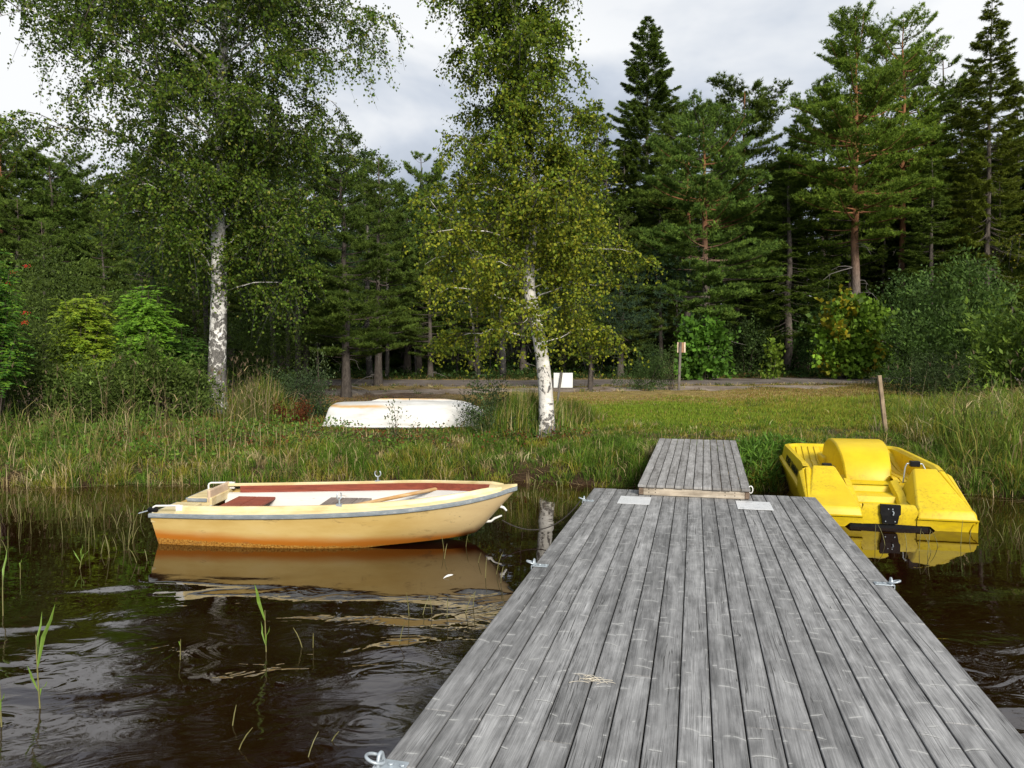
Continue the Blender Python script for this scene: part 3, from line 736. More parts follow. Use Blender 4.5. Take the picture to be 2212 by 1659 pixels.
# ------------------------------------------------------------------ pedal boat
M = Mat('yellow_polyethylene'); c = M.coord(); X = M.xyz(c)
n = M.noise(c, 2.2, 4, 0.6)
col = M.ramp(n, [(0.3, (0.52, 0.36, 0.004)), (0.6, (0.62, 0.455, 0.006)), (0.8, (0.66, 0.50, 0.014))])
g = M.math('MULTIPLY', M.rng(M.noise(c, 24, 6, 0.8), 0.47, 0.68), M.rng(M.noise(c, 1.6, 3), 0.42, 0.62))
col = M.mix(M.math('MULTIPLY', g, 0.75), col, (0.30, 0.19, 0.012, 1))
lowd = M.math('MULTIPLY', M.rng(X[2], 0.20, 0.04), M.rng(M.noise(M.mapping(c, (9, 9, 22)), 1.0, 5, .7), .35, .65))
col = M.mix(M.math('MULTIPLY', lowd, 0.45), col, (0.36, 0.24, 0.015, 1))
M.set(Base_Color=col, Roughness=0.46, Specular_IOR_Level=0.35, Normal=M.bump(M.noise(c, 60, 3), 0.12, 0.003))
m_yel = M.m
PH = math.atan2(.2334, .9724)
po = Vector((3.325, 8.285, 0)); PWD = 1.71; PL = 3.05
pedal = empty('pedal_boat', po, -PH, 'bright yellow pedal boat with high wheel housing moored right of the jetty', 'pedal boat')
H2 = PWD / 2
def O(o, s, z): return (H2 + o, s, z)
def mir(f, mb):
    for sg in (1, -1): f(mb, sg)
def ztop(s): return ip(s, [0, .06, .8, 1.0, 3.2], [.16, .21, .53, .575, .60])
def zfl(s): return ip(s, [0, .9, 3.05], [.125, .30, .42])
# plan outline parameter: side, then rounded stern
def outline(inset, s0=0.0, n=8, rad=.34):
    w = H2 - inset; L = PL - inset; r = rad - inset * .5
    pts = [(w, s0 + (L - r - s0) * k / 10) for k in range(11)]
    for k in range(1, n + 1):
        a = (math.pi / 2) * k / n; pts.append((w - r + r * math.cos(a), L - r + r * math.sin(a)))
    right = pts; left = [(-x, s) for x, s in reversed(pts)]
    return right + left
mb = MB()
ra_, rb_, rc_, rd_ = outline(.13), outline(.03), outline(0.0), outline(.035)
low = [O(x, s, -.16) for x, s in ra_]; l2 = [O(x, s, zfl(s) - .035) for x, s in rb_]; l2b = [O(x, s, zfl(s) - .03) for x, s in rc_]
l3 = [O(x, s, zfl(s) + .012) for x, s in rc_]; l4 = [O(x, s, zfl(s) + .03) for x, s in rd_]
mb.loft([low, l2, l2b, l3, l4])
mb.build('lower_hull', m_yel, pedal, smooth=True, angle=30)
# raised side and stern bulwark, from behind the bow decks
S0 = .86
A1, A2_, A3, A4 = outline(.036, S0), outline(.060, S0), outline(.125, S0, rad=.30), outline(.16, S0, rad=.28)
mb = MB()
mb.loft([[O(x, s, zfl(s) + .028) for x, s in A1], [O(x, s, ztop(s) - .03) for x, s in A2_], [O(x * .985, s, ztop(s)) for x, s in A2_], [O(x, s, ztop(s) + .002) for x, s in A3],
         [O(x, s, ztop(s) - .03) for x, s in A4], [O(x * .97, s, .29) for x, s in A4]])
for sg in (1, -1):
    i = 0 if sg > 0 else -1
    o1 = H2 - .036; z1 = zfl(S0) + .028
    mb.add([O(sg * o1, S0, z1), O(sg * (H2 - .06), S0, ztop(S0) - .03), O(sg * (H2 - .125), S0, ztop(S0)), O(sg * (H2 - .16), S0, .29), O(sg * (H2 - .10), S0 - .10, .34)],
           [(0, 1, 4), (1, 2, 4), (2, 3, 4), (0, 4, 3)])
mb.build('bulwark', m_yel, pedal, smooth=True, angle=30)
# cockpit floor with moulded slats, seats
mb = MB()
for sg in (1, -1):
    a, b = sorted((sg * .285, sg * (H2 - .15)))
    mb.box(O(a, .80, .20), O(b, 1.45, .285))
    n = 5; w = (b - a) / n
    for i in range(n):
        xa, xb = a + i * w + .006, a + (i + 1) * w - .006
        mb.loft([[O(xa, s, z), O(xa + .006, s, z + .012), O(xb - .006, s, z + .012), O(xb, s, z)] for s, z in ((1.36, .30), (1.5, .335), (1.95, .325), (2.25, .335), (2.55, .40), (2.86, .56))])
    mb.loft([[O(a, s, z), O(b, s, z)] for s, z in ((1.34, .20), (1.345, .298), (1.5, .330), (1.95, .320), (2.25, .330), (2.55, .394), (2.90, .57))])
    mb.box(O(a, 1.34, .1), O(b, 2.0, .26))
mb.build('seat_deck', m_yel, pedal)
MB().box(O(-.34, 2.2, .2), O(.34, PL - .14, .50)).build('rear_deck', m_yel, pedal, bevel=.03, seg=3, smooth=True)
# bow decks: stepped humps
def hump(mb, sg):
    st = []
    for s, zi, k in ((.035, .19, 0.0), (.12, .215, .06), (.78, .0, 1.0)):
        zt = .225 + .345 * k
        oi, ot = .285 + (.015) * k, .295 + (.437 - .295) * k
        oo = .82 - (.82 - .690) * k
        pr = [(oi, .20 + .05 * k), (ot - .012, zt - .02), (ot + .012, zt), (oo - .012, zt), (oo + .012, zt - .040 * k - .004), (oo + .013 + .012 * k, zt - .014 * k - .004), (oo + .014 + .062 * k, zt - .018 * k - .005),
              (oo + .015 + .072 * k, zt - .064 * k - .006), (oo + .016 + .085 * k, zt - .038 * k - .006), (.846, zt - .068 * k - .012), (.862, .185 + .10 * k - .0)]
        st.append((s, pr))
    first = st[0]
    nose = [(.012, [(o, z - .045) for o, z in first[1]])]
    lip = [(-.004, [(o + (.008 if o > .5 else -.004), .135) for o, z in first[1]])]
    # interpolate hump rows
    rows = lip + nose + st[:2]
    (sa, pa), (sb, pb) = st[1], st[2]
    for q in (.2, .4, .6, .8, .97, 1.0):
        s = sa + (sb - sa) * q
        rows.append((s, [(a[0] + (b[0] - a[0]) * q, a[1] + (b[1] - a[1]) * q) for a, b in zip(pa, pb)]))
    rows.append((.815, [(o, z - .02 if j not in (0, len(pb) - 1) else z) for j, (o, z) in enumerate(pb)]))
    rows.append((.825, [(o, .26) for o, z in pb]))
    mb.loft([[O(sg * o, s, z) for o, z in pr] for s, pr in rows])
for sg in (1, -1):
    mb = MB(); hump(mb, sg); mb.build('bow_deck', m_yel, pedal, smooth=True, angle=28, bevel=.006, seg=2, merge=True)
# noses below the lip, bow bridge with its tunnel
def nose(mb, sg):
    rows = []
    for z, s in ((.137, -.008), (.118, -.008), (.112, .012), (-.12, .03)):
        rows.append([O(sg * o, s if not (o < .41 and z < 0) else .012, z if not (o < .41 and z < 0) else .045) for o in (.275, .40, .405, .60, .874)])
    mb.loft(rows)
    mb.add([O(sg * .40, .03, -.12), O(sg * .40, .45, -.12), O(sg * .40, .45, .12), O(sg * .40, .012, .11)], [(0, 1, 2, 3)])
for sg in (1, -1):
    mb = MB(); nose(mb, sg); mb.build('pontoon_nose', m_yel, pedal, smooth=True, angle=30, bevel=.003)
mb = MB()
zb = [(-.285, .040), (-.2, .044), (-.1, .046), (.1, .046), (.2, .044), (.285, .040)]
front = [O(o, .028, z) for o, z in zb]; up1 = [O(o, .020, .20) for o in (-.285, -.28, -.1, .1, .28, .285)]; up2 = [O(o, .028, .248) for o in (-.265, -.24, -.1, .1, .24, .265)]
up3 = [O(o, .045, .256) for o in (-.262, -.24, -.1, .1, .24, .262)]; up4 = [O(o, .115, .256) for o in (-.262, -.24, -.1, .1, .24, .262)]; up5 = [O(o, .135, .10) for o in (-.262, -.24, -.1, .1, .24, .262)]
mb.loft([front, up1, up2, up3, up4, up5]); mb.build('bow_bridge', m_yel, pedal, smooth=True, angle=35)
# footwell with steps between the decks
prof = [(.13, .10), (.50, .095), (.515, .17), (.62, .175), (.635, .245), (.93, .25), (.95, .315), (1.22, .32)]
mb = MB(); mb.loft([[O(-.30, s, z), O(.30, s, z)] for s, z in prof])
for sg in (1, -1):
    mb.loft([[O(sg * .205, s, z + .0), O(sg * .225, s, z + .055), O(sg * .30, s, z + .075)] for s, z in ((.135, .12), (.5, .14), (.62, .22), (.95, .33))])
mb.build('footwell', m_yel, pedal, bevel=.004, smooth=True, angle=30)
MB().box(O(-.41, .030, -.1), O(.41, .05, .060)).build('tunnel_shade_panel', m_black, pedal)  # black panel standing in for the shade inside the tunnel opening
# paddle wheel housing
prof = [(1.16, .30), (1.165, .345), (1.20, .44), (1.27, .565), (1.37, .66), (1.50, .735), (1.65, .79), (1.82, .815), (2.0, .815), (2.16, .795), (2.30, .75), (2.42, .70), (2.52, .58), (2.58, .45), (2.60, .30)]
rg = []
for i, (s, z) in enumerate(prof):
    w = ip(s, [1.16, 1.5, 1.9, 2.6], [.275, .305, .325, .325])
    cs, cz = 1.9, .30; q = .965
    z = .30 + (z - .30) * .94; hx = .03
    rg.append([O(hx - w, cs + (s - cs) * .955, cz + (z - cz) * .955), O(hx - w + .022, s, z), O(hx + w - .022, s, z), O(hx + w, cs + (s - cs) * .955, cz + (z - cz) * .955)])
mb = MB(); mb.loft(rg)
for sg, j in ((-1, 0), (1, 3)):
    loop = [r[j] for r in rg]; cpt = O(.03 + sg * .325, 1.9, .30); mb.add(loop + [cpt], [(i, i + 1, len(loop)) for i in range(len(loop) - 1)])
hs = mb.build('wheel_housing', m_yel, pedal, smooth=True, angle=38, merge=True, bevel=.006, seg=2)
# small lip below the housing
MB().loft([[O(-.27, s, z), O(.27, s, z)] for s, z in ((1.0, .325), (1.09, .345), (1.15, .352), (1.158, .30))]).build('housing_lip', m_yel, pedal)
for sg in (1, -1):
    MB().loft([[O(sg * .27, s, z1), O(sg * .335, s, z2)] for s, z1, z2 in ((.92, .30, .25), (1.0, .40, .30), (1.12, .42, .31), (1.25, .40, .31))]).build('gusset', m_yel, pedal)
# pedals
for sg, s, z in ((-1, .93, .545), (1, .98, .60)):
    o = sg * .50
    pb = MB().box(O(o - .055, s - .035, z - .035), O(o + .055, s + .035, z + .035), M=Matrix.Identity(4)).build('pedal', m_black, pedal, bevel=.008)
    MB().tube([O(o - .085, s, z), O(o + .085, s, z)], .008, 8).tube([O(o - .085, s, z), O(o - .105, s + .0, z - .05), O(o - .12, s + .02, z - .24)], .008, 8).tube([O(o + .085, s, z), O(o + .10, s, z - .03), O(o + .125, s - .02, z - .09)], .008, 8).build('crank', m_galv if sg > 0 else m_black, pb, smooth=True)
# black bow plate with bolts
pts2 = [(-.10, .27), (.105, .265), (.105, .165), (.09, .15), (.075, .055), (-.075, .055), (-.09, .15), (-.10, .165)]
mb = MB(); n = len(pts2)
fr = [O(x, -.012 if z > .1 else -.006, z) for x, z in pts2]; bk = [O(x, .03, z) for x, z in pts2]
mb.loft([fr, bk], closed=True); mb.add(fr, [tuple(range(n))])
pl = mb.build('bow_plate', m_black, pedal, bevel=.004)
for x, z in ((-.048, .085), (.048, .085), (-.02, .222), (.022, .222)): MB().tube([O(x, -.0065 if z < .1 else -.0125, z), O(x, -.016, z)], .006, 8).build('bolt', m_galv, pl)
mb = MB(); mb.tube([O(.022, -.0125, .20), O(.03, -.03, .185), O(.024, -.03, .16), O(.02, -.013, .155)], .007, 8)
mb.build('hook', m_galv, pl)
def lettering(name, txt, size, Mx, mat, parent, ext=.0015, bold=.0):
    cu = bpy.data.curves.new(name, 'FONT'); cu.body = txt; cu.size = size; cu.extrude = ext; cu.offset = bold
    cu.align_x = 'CENTER'; cu.align_y = 'CENTER'; cu.materials.append(mat)
    o = bpy.data.objects.new(name, cu); COL.objects.link(o); bpy.context.view_layer.update()
    me = bpy.data.meshes.new_from_object(o.evaluated_get(bpy.context.evaluated_depsgraph_get()))
    bpy.data.objects.remove(o)
    o = link(name, me, [], parent); o.matrix_local = Mx
    return o
# black lettering on the outside of the left bulwark
zA, zB = zfl(1.05) + .10, zfl(2.3) + .085
p0 = Vector(O(-(H2 - .046), 2.35, zB)); p1 = Vector(O(-(H2 - .046), 1.02, zA)); xd = (p1 - p0).normalized()
nrm = Vector((-1, 0, .18)).normalized(); yd = nrm.cross(xd).normalized(); nz = xd.cross(yd)
Mx = Matrix((xd, yd, nz)).transposed().to_4x4(); Mx.translation = (p0 + p1) / 2 + nz * .006
lettering('lettering', 'PIONER TAMARAN', .135, Mx, m_black, pedal, bold=.003)

# ------------------------------------------------------------------ upturned dinghy
M = Mat('weathered_white_hull'); c = M.coord(); X = M.xyz(c)
n = M.noise(M.mapping(c, (2, 6, 9)), 1.0, 5, 0.65)
col = M.ramp(n, [(0.3, (0.46, 0.45, 0.42)), (0.6, (0.64, 0.64, 0.63)), (0.8, (0.68, 0.68, 0.67))])
nz_ = M.math('MULTIPLY', M.math('SUBTRACT', M.noise(M.mapping(c, (1.3, 1, 3)), 1.0, 4, .6), .5), .10)
band = M.rng(M.math('ABSOLUTE', M.math('SUBTRACT', M.math('ADD', X[2], nz_), .385)), .045, .0)
bandm = M.math('MULTIPLY', band, M.rng(X[0], 1.4, .9))
top = M.math('MULTIPLY', M.rng(M.math('ADD', X[2], nz_), .475, .505), M.math('MULTIPLY', M.rng(X[0], .75, 1.0), M.rng(X[0], 2.6, 1.9)))
col = M.mix(M.math('MULTIPLY', M.math('MAXIMUM', bandm, top), .85), col, (0.50, 0.27, 0.055, 1))
grn = M.rng(M.math('ADD', X[2], nz_), .10, .0)
col = M.mix(M.math('MULTIPLY', grn, .6), col, (0.25, 0.24, 0.17, 1))
M.set(Base_Color=col, Roughness=0.5)
m_dh = M.m
uo = gp(706, 926, .53); ub = gp(1058, 928, .53)
dl = 3.10
ux = math.atan2(ub.y - uo.y + .1, ub.x - uo.x)
dinghy = empty('upturned_boat', (uo.x, uo.y + .55, .56), ux, 'white boat turned keel up on the bank between the birches', 'boat')
rows = []
for t, hw, zt, ch, x in ((0, .50, .37, .36, .02), (.01, .53, .39, .40, .06), (.06, .58, .405, .45, .20), (.2, .62, .415, .50, .62), (.27, .63, .43, .52, .84), (.4, .64, .44, .52, 1.24), (.6, .62, .44, .49, 1.86),
                           (.75, .56, .43, .42, 2.32), (.85, .47, .39, .33, 2.64), (.92, .36, .32, .23, 2.86), (.97, .22, .22, .13, 3.02), (1.0, .05, .10, .03, 3.10)):
    h = [(hw, .0), (hw * 1.0, .05), (hw - (hw - ch) * .35, zt * .42), (ch + .02, zt - .035), (ch - .03, zt), (ch * .35, zt + .035), (.03, zt + .045)]
    xx = lambda z: x - (0.10 * (1 - z / .4) if t < .05 else 0)
    rows.append([(xx(z), y, z) for y, z in h] + [(xx(z), -y, z) for y, z in reversed(h)])
mb = MB(); mb.loft(rows); mb.add(rows[0], [tuple(range(len(rows[0])))])
mb.build('hull', m_dh, dinghy, smooth=True, angle=35)
kp = [(.72, .462), (.92, .515), (1.5, .52), (2.2, .512), (2.55, .47), (2.75, .42)]
mb = MB(); mb.loft([[(x, -.03, z - .06), (x, -.022, z), (x, .022, z), (x, .03, z - .06)] for x, z in kp], closed=False); mb.add([(.66, 0, .44), (.72, -.022, .462), (.72, .022, .462)], [(0, 1, 2)])
mb.build('keel', m_dh, dinghy, smooth=True, angle=40)
mb = MB(); 
for s in (1, -1): mb.tube([(r[0][0], s * (abs(r[0][1]) + .012), .016) for r in rows], .022, 6)
mb.build('rub_rail', m_white, dinghy, smooth=True)

# ------------------------------------------------------------------ posts and signs
def post_pts(base, top): return Vector(base), Vector(top)
b0 = gp(1203, 872, .60); Y = 17.5
b = at(1200, 868, Y); b.z = gz1(b.x, b.y) - .1; t = at(1214, 801, Y)
sgn = empty('white_sign', (b.x, b.y, b.z), 0, 'blank white sign board on a leaning grey stake just behind the slender birch', 'sign')
m_signb = plain('sign_back', (0.74, 0.75, 0.74), 0.5, 0, .06, 3, 0)
mb = MB(); mb.bar((0, 0, 0), t - b, .05, .09, up=(0, 1, 0)); mb.build('stake', m_greyz, sgn, bevel=.004)
cb = at(1216.5, 821.5, Y + .035) - b
MB().box((cb.x - .225, cb.y - .006, cb.z - .175), (cb.x + .225, cb.y + .006, cb.z + .175)).build('board', m_signb, sgn, bevel=.002)

Y = 24.5
b = at(1466, 845, Y); b.z = gz1(b.x, b.y) - .1; t = at(1470, 739, Y)
bp = empty('notice_post', (b.x, b.y, b.z), 0, 'thin tall grey post carrying a small wooden notice board by the gravel road', 'post')
MB().bar((0, 0, 0), t - b, .075, .075, up=(0, 1, 0)).build('post', m_greyz, bp, bevel=.005)
cb = at(1472, 751, Y + .055) - b; d0 = cb.y
m_nb = old_wood('notice_wood', (0.20, 0.10, 0.05), (0.38, 0.21, 0.12), (0.5, 0.32, 0.2), axis=2)
MB().box((cb.x - .14, d0 - .012, cb.z - .16), (cb.x + .13, d0 + .012, cb.z + .17)).build('notice_board', m_nb, bp, bevel=.004)
m_batten = old_wood('pale_batten', (.4, .3, .2), (.55, .45, .33), (.65, .55, .44), axis=2)
for x0, w in ((-.145, .035), (.075, .055)):
    MB().box((cb.x + x0, d0 - .034, cb.z - .165), (cb.x + x0 + w, d0 - .0125, cb.z + .18)).build('batten', m_batten, bp, bevel=.003)

Y = 13.2
b = at(1919, 968, Y); b.z = min(b.z, gz1(b.x, b.y)) - .1; t = at(1899, 811, Y)
stake = empty('wooden_stake', (b.x, b.y, b.z), 0, 'bare wooden stake leaning left in the grass behind the pedal boat', 'stake')
MB().bar((0, 0, 0), t - b, .065, .055, up=(0, 1, 0)).build('shaft', m_beamz, stake, bevel=.005)

# dark tyre and stone lying in the tall grass at the right edge
p = at(2146, 917, 13.6)
tyre = empty('old_tyre', (p.x, p.y, p.z), 0.6, 'black rubber tyre half hidden in the tall grass by the pedal boat', 'tyre')
rg = []
for a in np.linspace(0, 2 * math.pi, 29)[:-1]:
    rg.append([((.20 + .065 * math.cos(k) * .8) * math.cos(a), .07 * math.sin(k), (.20 + .065 * math.cos(k) * .8) * math.sin(a)) for k in np.linspace(0, 2 * math.pi, 13)[:-1]])
rg.append(rg[0]); mb = MB(); mb.loft(rg, closed=True); mb.build('rubber', m_black, tyre, smooth=True)
p = at(2192, 918, 14.2)
bm = bmesh.new(); bmesh.ops.create_icosphere(bm, subdivisions=4, radius=1)
for v in bm.verts:
    q = v.co; k = 1 + .16 * math.sin(q.x * 3 + 1) * math.sin(q.y * 4) + .08 * math.sin(q.z * 7 + q.x * 5)
    v.co = Vector((q.x * .38 * k, q.y * .3 * k, q.z * .24 * k))
me = bpy.data.meshes.new('stone'); bm.to_mesh(me); bm.free()
for f in me.polygons: f.use_smooth = True
M = Mat('lichen_stone'); c = M.coord()
M.set(Base_Color=M.ramp(M.noise(c, 7, 6, .75), [(.35, (.10, .09, .07)), (.5, (.30, .28, .20)), (.65, (.50, .46, .33))]), Roughness=.9, Normal=M.bump(M.noise(c, 15, 5, .7), .6, .03))
o = link('stone', me, M.m); o.location = p - Vector((0, 0, .12))
tag(o, 'pale lichen covered stone in the tall grass beside the tyre', 'stone')
# ------------------------------------------------------------------ vegetation builders
def unit(a): return a / np.maximum(np.linalg.norm(a, axis=-1, keepdims=True), 1e-6)
def rvec(g, n): return unit(g.normal(size=(n, 3)))
def pick(g, pal, n, jit=0.18):
    pal = np.asarray(pal); c = pal[g.integers(0, len(pal), n)]
    return np.clip(c * (1 + jit * g.normal(size=(n, 1))), 0.004, 0.8)
def leaves_mesh(name, P, T, B, L, W, C):
    """one rhombic blade per leaf"""
    L = np.broadcast_to(L, (len(P),))[:, None]; W = np.broadcast_to(W, (len(P),))[:, None]
    m = P + T * L * 0.42
    V = np.stack([P, m + B * W * 0.5, P + T * L, m - B * W * 0.5], 1).reshape(-1, 3)
    F = np.arange(len(P) * 4).reshape(-1, 4)
    return raw_mesh(name, V, F, np.repeat(C, 4, 0))
def needles_mesh(name, P, D, L, W, C, g):
    n = len(P); L = np.broadcast_to(L, (n,))[:, None]; W = np.broadcast_to(W, (n,))[:, None]
    B = unit(np.cross(D, rvec(g, n)))
    V = np.stack([P - B * W * .5, P + B * W * .5, P + D * L], 1).reshape(-1, 3)
    return raw_mesh(name, V, np.arange(n * 3).reshape(-1, 3), np.repeat(C, 3, 0))
def blades_mesh(name, P, H, LEAN, W, C0, C1, g, bend=0.5):
    """grass: two quads per blade, root colour to tip colour"""
    n = len(P); az = g.uniform(0, 2 * np.pi, n); B = np.stack([np.cos(az), np.sin(az), np.zeros(n)], -1) * W[:, None] * .5
    up = np.zeros((n, 3)); up[:, 2] = H
    mid = P + up * .55 + LEAN * (.35 * (1 - bend) + .12)
    tip = P + up * (1 - .25 * np.minimum(1, np.linalg.norm(LEAN, axis=1) / np.maximum(H, .01)))[:, None] + LEAN
    V = np.stack([P - B, P + B, mid + B * .8, mid - B * .8, tip + B * .12, tip - B * .12], 1).reshape(-1, 3)
    k = np.arange(n)[:, None] * 6
    F = np.concatenate([k + np.array([0, 1, 2, 3]), k + np.array([3, 2, 4, 5])], 1).reshape(-1, 4)
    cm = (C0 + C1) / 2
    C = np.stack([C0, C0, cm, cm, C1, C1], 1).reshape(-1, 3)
    return raw_mesh(name, V, F, C)

m_leaf = leaf_mat('birch_leaf', 0.36, 0.6, 0.16)
m_needle = leaf_mat('needle', 0.28, 0.7, 0.10)
m_shrub = leaf_mat('shrub_leaf', 0.33, 0.6, 0.16)
m_grass = leaf_mat('grass_blade', 0.32, 0.7, 0.12)

def birch_bark(name, dark, warm=0.0, low=1.6, gain=1.0):
    M = Mat(name); c = M.coord(); X = M.xyz(c)
    w = M.ramp(M.noise(M.mapping(c, (4, 4, 9)), 1.0, 4, .6), [(.3, (.46, .44, .40)), (.6, (.74, .73, .70)), (.8, (.80, .79, .77))])
    if warm: w = M.mix(warm, w, (.50, .40, .27, 1))
    lent = M.rng(M.noise(M.mapping(c, (9, 9, 75)), 1.0, 4, .7), .60, .66)
    col = M.mix(M.math('MULTIPLY', lent, .75), w, (.05, .045, .04, 1))
    pt = M.noise(M.mapping(c, (6, 6, 5.5)), 1.0, 6, .72, .6)
    th = M.rng(X[2], low * .25, low * 1.3, .425, .572, False)
    th2 = M.math('ADD', th, M.rng(X[2], 3.0, 7.0, 0, -.05))
    patch = M.rng(M.math('SUBTRACT', pt, th2), -.015, .02)
    bc = M.ramp(M.noise(M.mapping(c, (40, 40, 14)), 1.0, 4, .7), [(.3, (.028, .027, .025)), (.7, (.21, .20, .185))])
    col = M.mix(patch, col, bc)
    if gain != 1.0: col = M.mix(1.0, col, (gain, gain, gain, 1), 'MULTIPLY')
    M.set(Base_Color=col, Roughness=.8, Specular_IOR_Level=.2, Normal=M.bump(M.math('SUBTRACT', M.noise(M.mapping(c, (20, 20, 30)), 1.0, 5, .7), patch), .5, .015))
    return M.m
m_bark1 = birch_bark('birch_bark_rough', 0, 0, 3.2)
m_bark2 = birch_bark('birch_bark_smooth', 0, .12, .5)
m_bark3 = birch_bark('birch_bark_lichen_shaded', 0, .35, 4.5, .22)  # lichen tint, plus forest shade darkened into the bark colour by gain
def pine_bark(name, z0, z1, k=1.0):
    M = Mat(name); c = M.coord(); X = M.xyz(c)
    f = M.noise(M.mapping(c, (18, 18, 5)), 1.0, 5, .7)
    lo = M.ramp(f, [(.3, (.05 * k, .042 * k, .036 * k)), (.7, (.20 * k, .17 * k, .145 * k))]); hi = M.ramp(f, [(.3, (.13 * k, .055 * k, .025 * k)), (.7, (.34 * k, .16 * k, .075 * k))])
    M.set(Base_Color=M.mix(M.rng(X[2], z0, z1), lo, hi), Roughness=.9, Specular_IOR_Level=.15, Normal=M.bump(f, .8, .03))
    return M.m
m_pbark = pine_bark('pine_bark', 3.5, 8.0); m_pbark_dark = pine_bark('pine_bark_grey', 9, 20, .62)
m_sbark = pine_bark('spruce_bark', 50, 60, .8)
m_dead = plain('dead_branch', (.17, .155, .14), .9, 0, .2, 20, 0)
m_twig = plain('twig_bark', (.07, .05, .04), .9, 0, .2, 20, 0)

def curve_pt(pts, s):
    """point at share s along a polyline of Vectors"""
    n = len(pts) - 1; q = float(min(max(s, 0), .9999)) * n; i = int(q); return pts[i].lerp(pts[i + 1], q - i)
def bez(a, b, c, n):
    return [(1 - t) ** 2 * a + 2 * t * (1 - t) * b + t * t * c for t in [i / (n - 1) for i in range(n)]]

def broadleaf(name, base, trunk, r0, rtop, env, z0, z1, nl, label, cat, seed, pal, leaf=(.05, .04), nsub=8, ntw=6, nlf=20, rise=.5, droop=.5,
              twig=(.35, .75), bark=None, lmat=None, group=None, limb_r=.155, extra=None, ypal=None, zpow=.9, hue=(1.28, 1.16, .78), inner=0):
    g = np.random.default_rng(seed)
    root = empty(name, base, 0, label, cat, group)
    tr = [Vector(p) for p in trunk]
    # smooth the trunk path
    fine = []
    for i in range(len(tr) - 1):
        p0, p1, p2, p3 = tr[max(i - 1, 0)], tr[i], tr[i + 1], tr[min(i + 2, len(tr) - 1)]
        for q in (0.0, .25, .5, .75):
            fine.append(.5 * ((2 * p1) + (p2 - p0) * q + (2 * p0 - 5 * p1 + 4 * p2 - p3) * q * q + (3 * p1 - p0 - 3 * p2 + p3) * q ** 3))
    fine.append(tr[-1]); zt = np.array([p.z for p in fine])
    def tp(z):
        i = int(np.clip(np.searchsorted(zt, z) - 1, 0, len(fine) - 2)); q = (z - zt[i]) / max(1e-3, zt[i + 1] - zt[i])
        return fine[i].lerp(fine[i + 1], min(max(q, 0), 1))
    mbt = MB()
    H = zt[-1]
    rr = [max(rtop, r0 * (1 - (p.z / H)) ** .8 * (1 + .45 * math.exp(-p.z / .25))) for p in fine]
    mbt.tube(fine, rr, 12)
    OR, DR, LE, TG = [], [], [], []
    limbs = []
    for i in range(nl):
        f = (i + g.uniform(.1, .9)) / nl; z = z0 + (z1 - z0) * f ** zpow
        az = i * 2.39996 + g.uniform(-.5, .5)
        R_ = float(env(z + .6, az) * g.uniform(.70, 1.08))
        limbs.append((z, az, R_, None))
    for i in range(inner):
        z = z0 + 2.2 + (z1 - z0 - 2.9) * (i + g.uniform(0, 1)) / inner; limbs.append((z, -1.57 + g.normal() * .9, float(env(z, -1.57)) * g.uniform(.30, .5), None))
    for l in (extra or []): limbs.append(l)
    for z, az, R_, pth in limbs:
        s = tp(z); d = Vector((math.cos(az), math.sin(az), 0))
        r_l = max(.012, limb_r * r0 * (R_ / 3.5) ** .7)
        if pth is not None:
            L = [s] + [Vector(p) for p in pth]; R_ = (L[-1] - L[0]).length
            LL = []
            for k in range(len(L) - 1):
                for q in (0.0, 1/3, 2/3): LL.append(L[k].lerp(L[k + 1], q))
            LL.append(L[-1]); L = LL
        else:
            up = R_ * rise * g.uniform(.6, 1.25)
            e = s + d * R_ + Vector((0, 0, up - droop * R_ * .28)); cpt = s + d * R_ * .5 + Vector((0, 0, up * .85))
            L = bez(s, cpt, e, 9)
        for k in range(1, len(L) - 1): L[k] = L[k] + Vector(g.normal(size=3)) * .05 * R_ / 3
        mbt.tube(L, [r_l * (1 - .85 * k / (len(L) - 1)) for k in range(len(L))], 6, cap=False)
        ns = max(3, int(nsub * (.5 + .5 * R_ / 3.0)))
        for j in range(ns):
            q = .18 + .82 * (j + g.uniform(0, 1)) / ns
            p = curve_pt(L, q); ax = (curve_pt(L, min(1, q + .1)) - curve_pt(L, q - .1)).normalized()
            sd = Vector(rvec(g, 1)[0]); sd.z = sd.z * .6 + .15
            dd = (ax * .7 + sd).normalized(); ln = R_ * g.uniform(.18, .40) * (1.1 - .4 * q)
            e = p + dd * ln + Vector((0, 0, -droop * .3 * ln)); S = bez(p, p + dd * ln * .5 + Vector((0, 0, .1 * ln)), e, 5)
            mbt.tube(S, [min(.012, r_l * .22 * (1 - .7 * k / 4) + .0025) for k in range(5)], 4, mi=1, cap=False)
            tint = 1 + .16 * g.normal()
            for m in range(ntw):
                o = curve_pt(S, g.uniform(.15, 1)); t_ = Vector(rvec(g, 1)[0]) + dd * .6; t_.z -= droop * .8
                OR.append(o); DR.append(t_.normalized()); LE.append(g.uniform(*twig)); TG.append(tint)
    OR, DR, LE, TG = np.array(OR), np.array(DR), np.array(LE), np.array(TG)
    # twigs as slender 3-point stems
    nt = len(OR); s = g.uniform(.05, 1.0, (nt, nlf))
    P = OR[:, None] + DR[:, None] * (s * LE[:, None])[..., None]; P[..., 2] -= droop * .55 * (s ** 2) * LE[:, None]
    P = (P + g.normal(size=P.shape) * .035).reshape(-1, 3)
    n = len(P); T = rvec(g, n) * .8; T[:, 2] -= .55; T = unit(T); B = unit(np.cross(T, rvec(g, n)))
    L_ = g.uniform(.7, 1.15, n) * leaf[0]; W_ = L_ * leaf[1] / leaf[0] * g.uniform(.8, 1.1, n)
    C = pick(g, pal, n) * np.repeat(TG, nlf)[:, None] * np.array(hue)
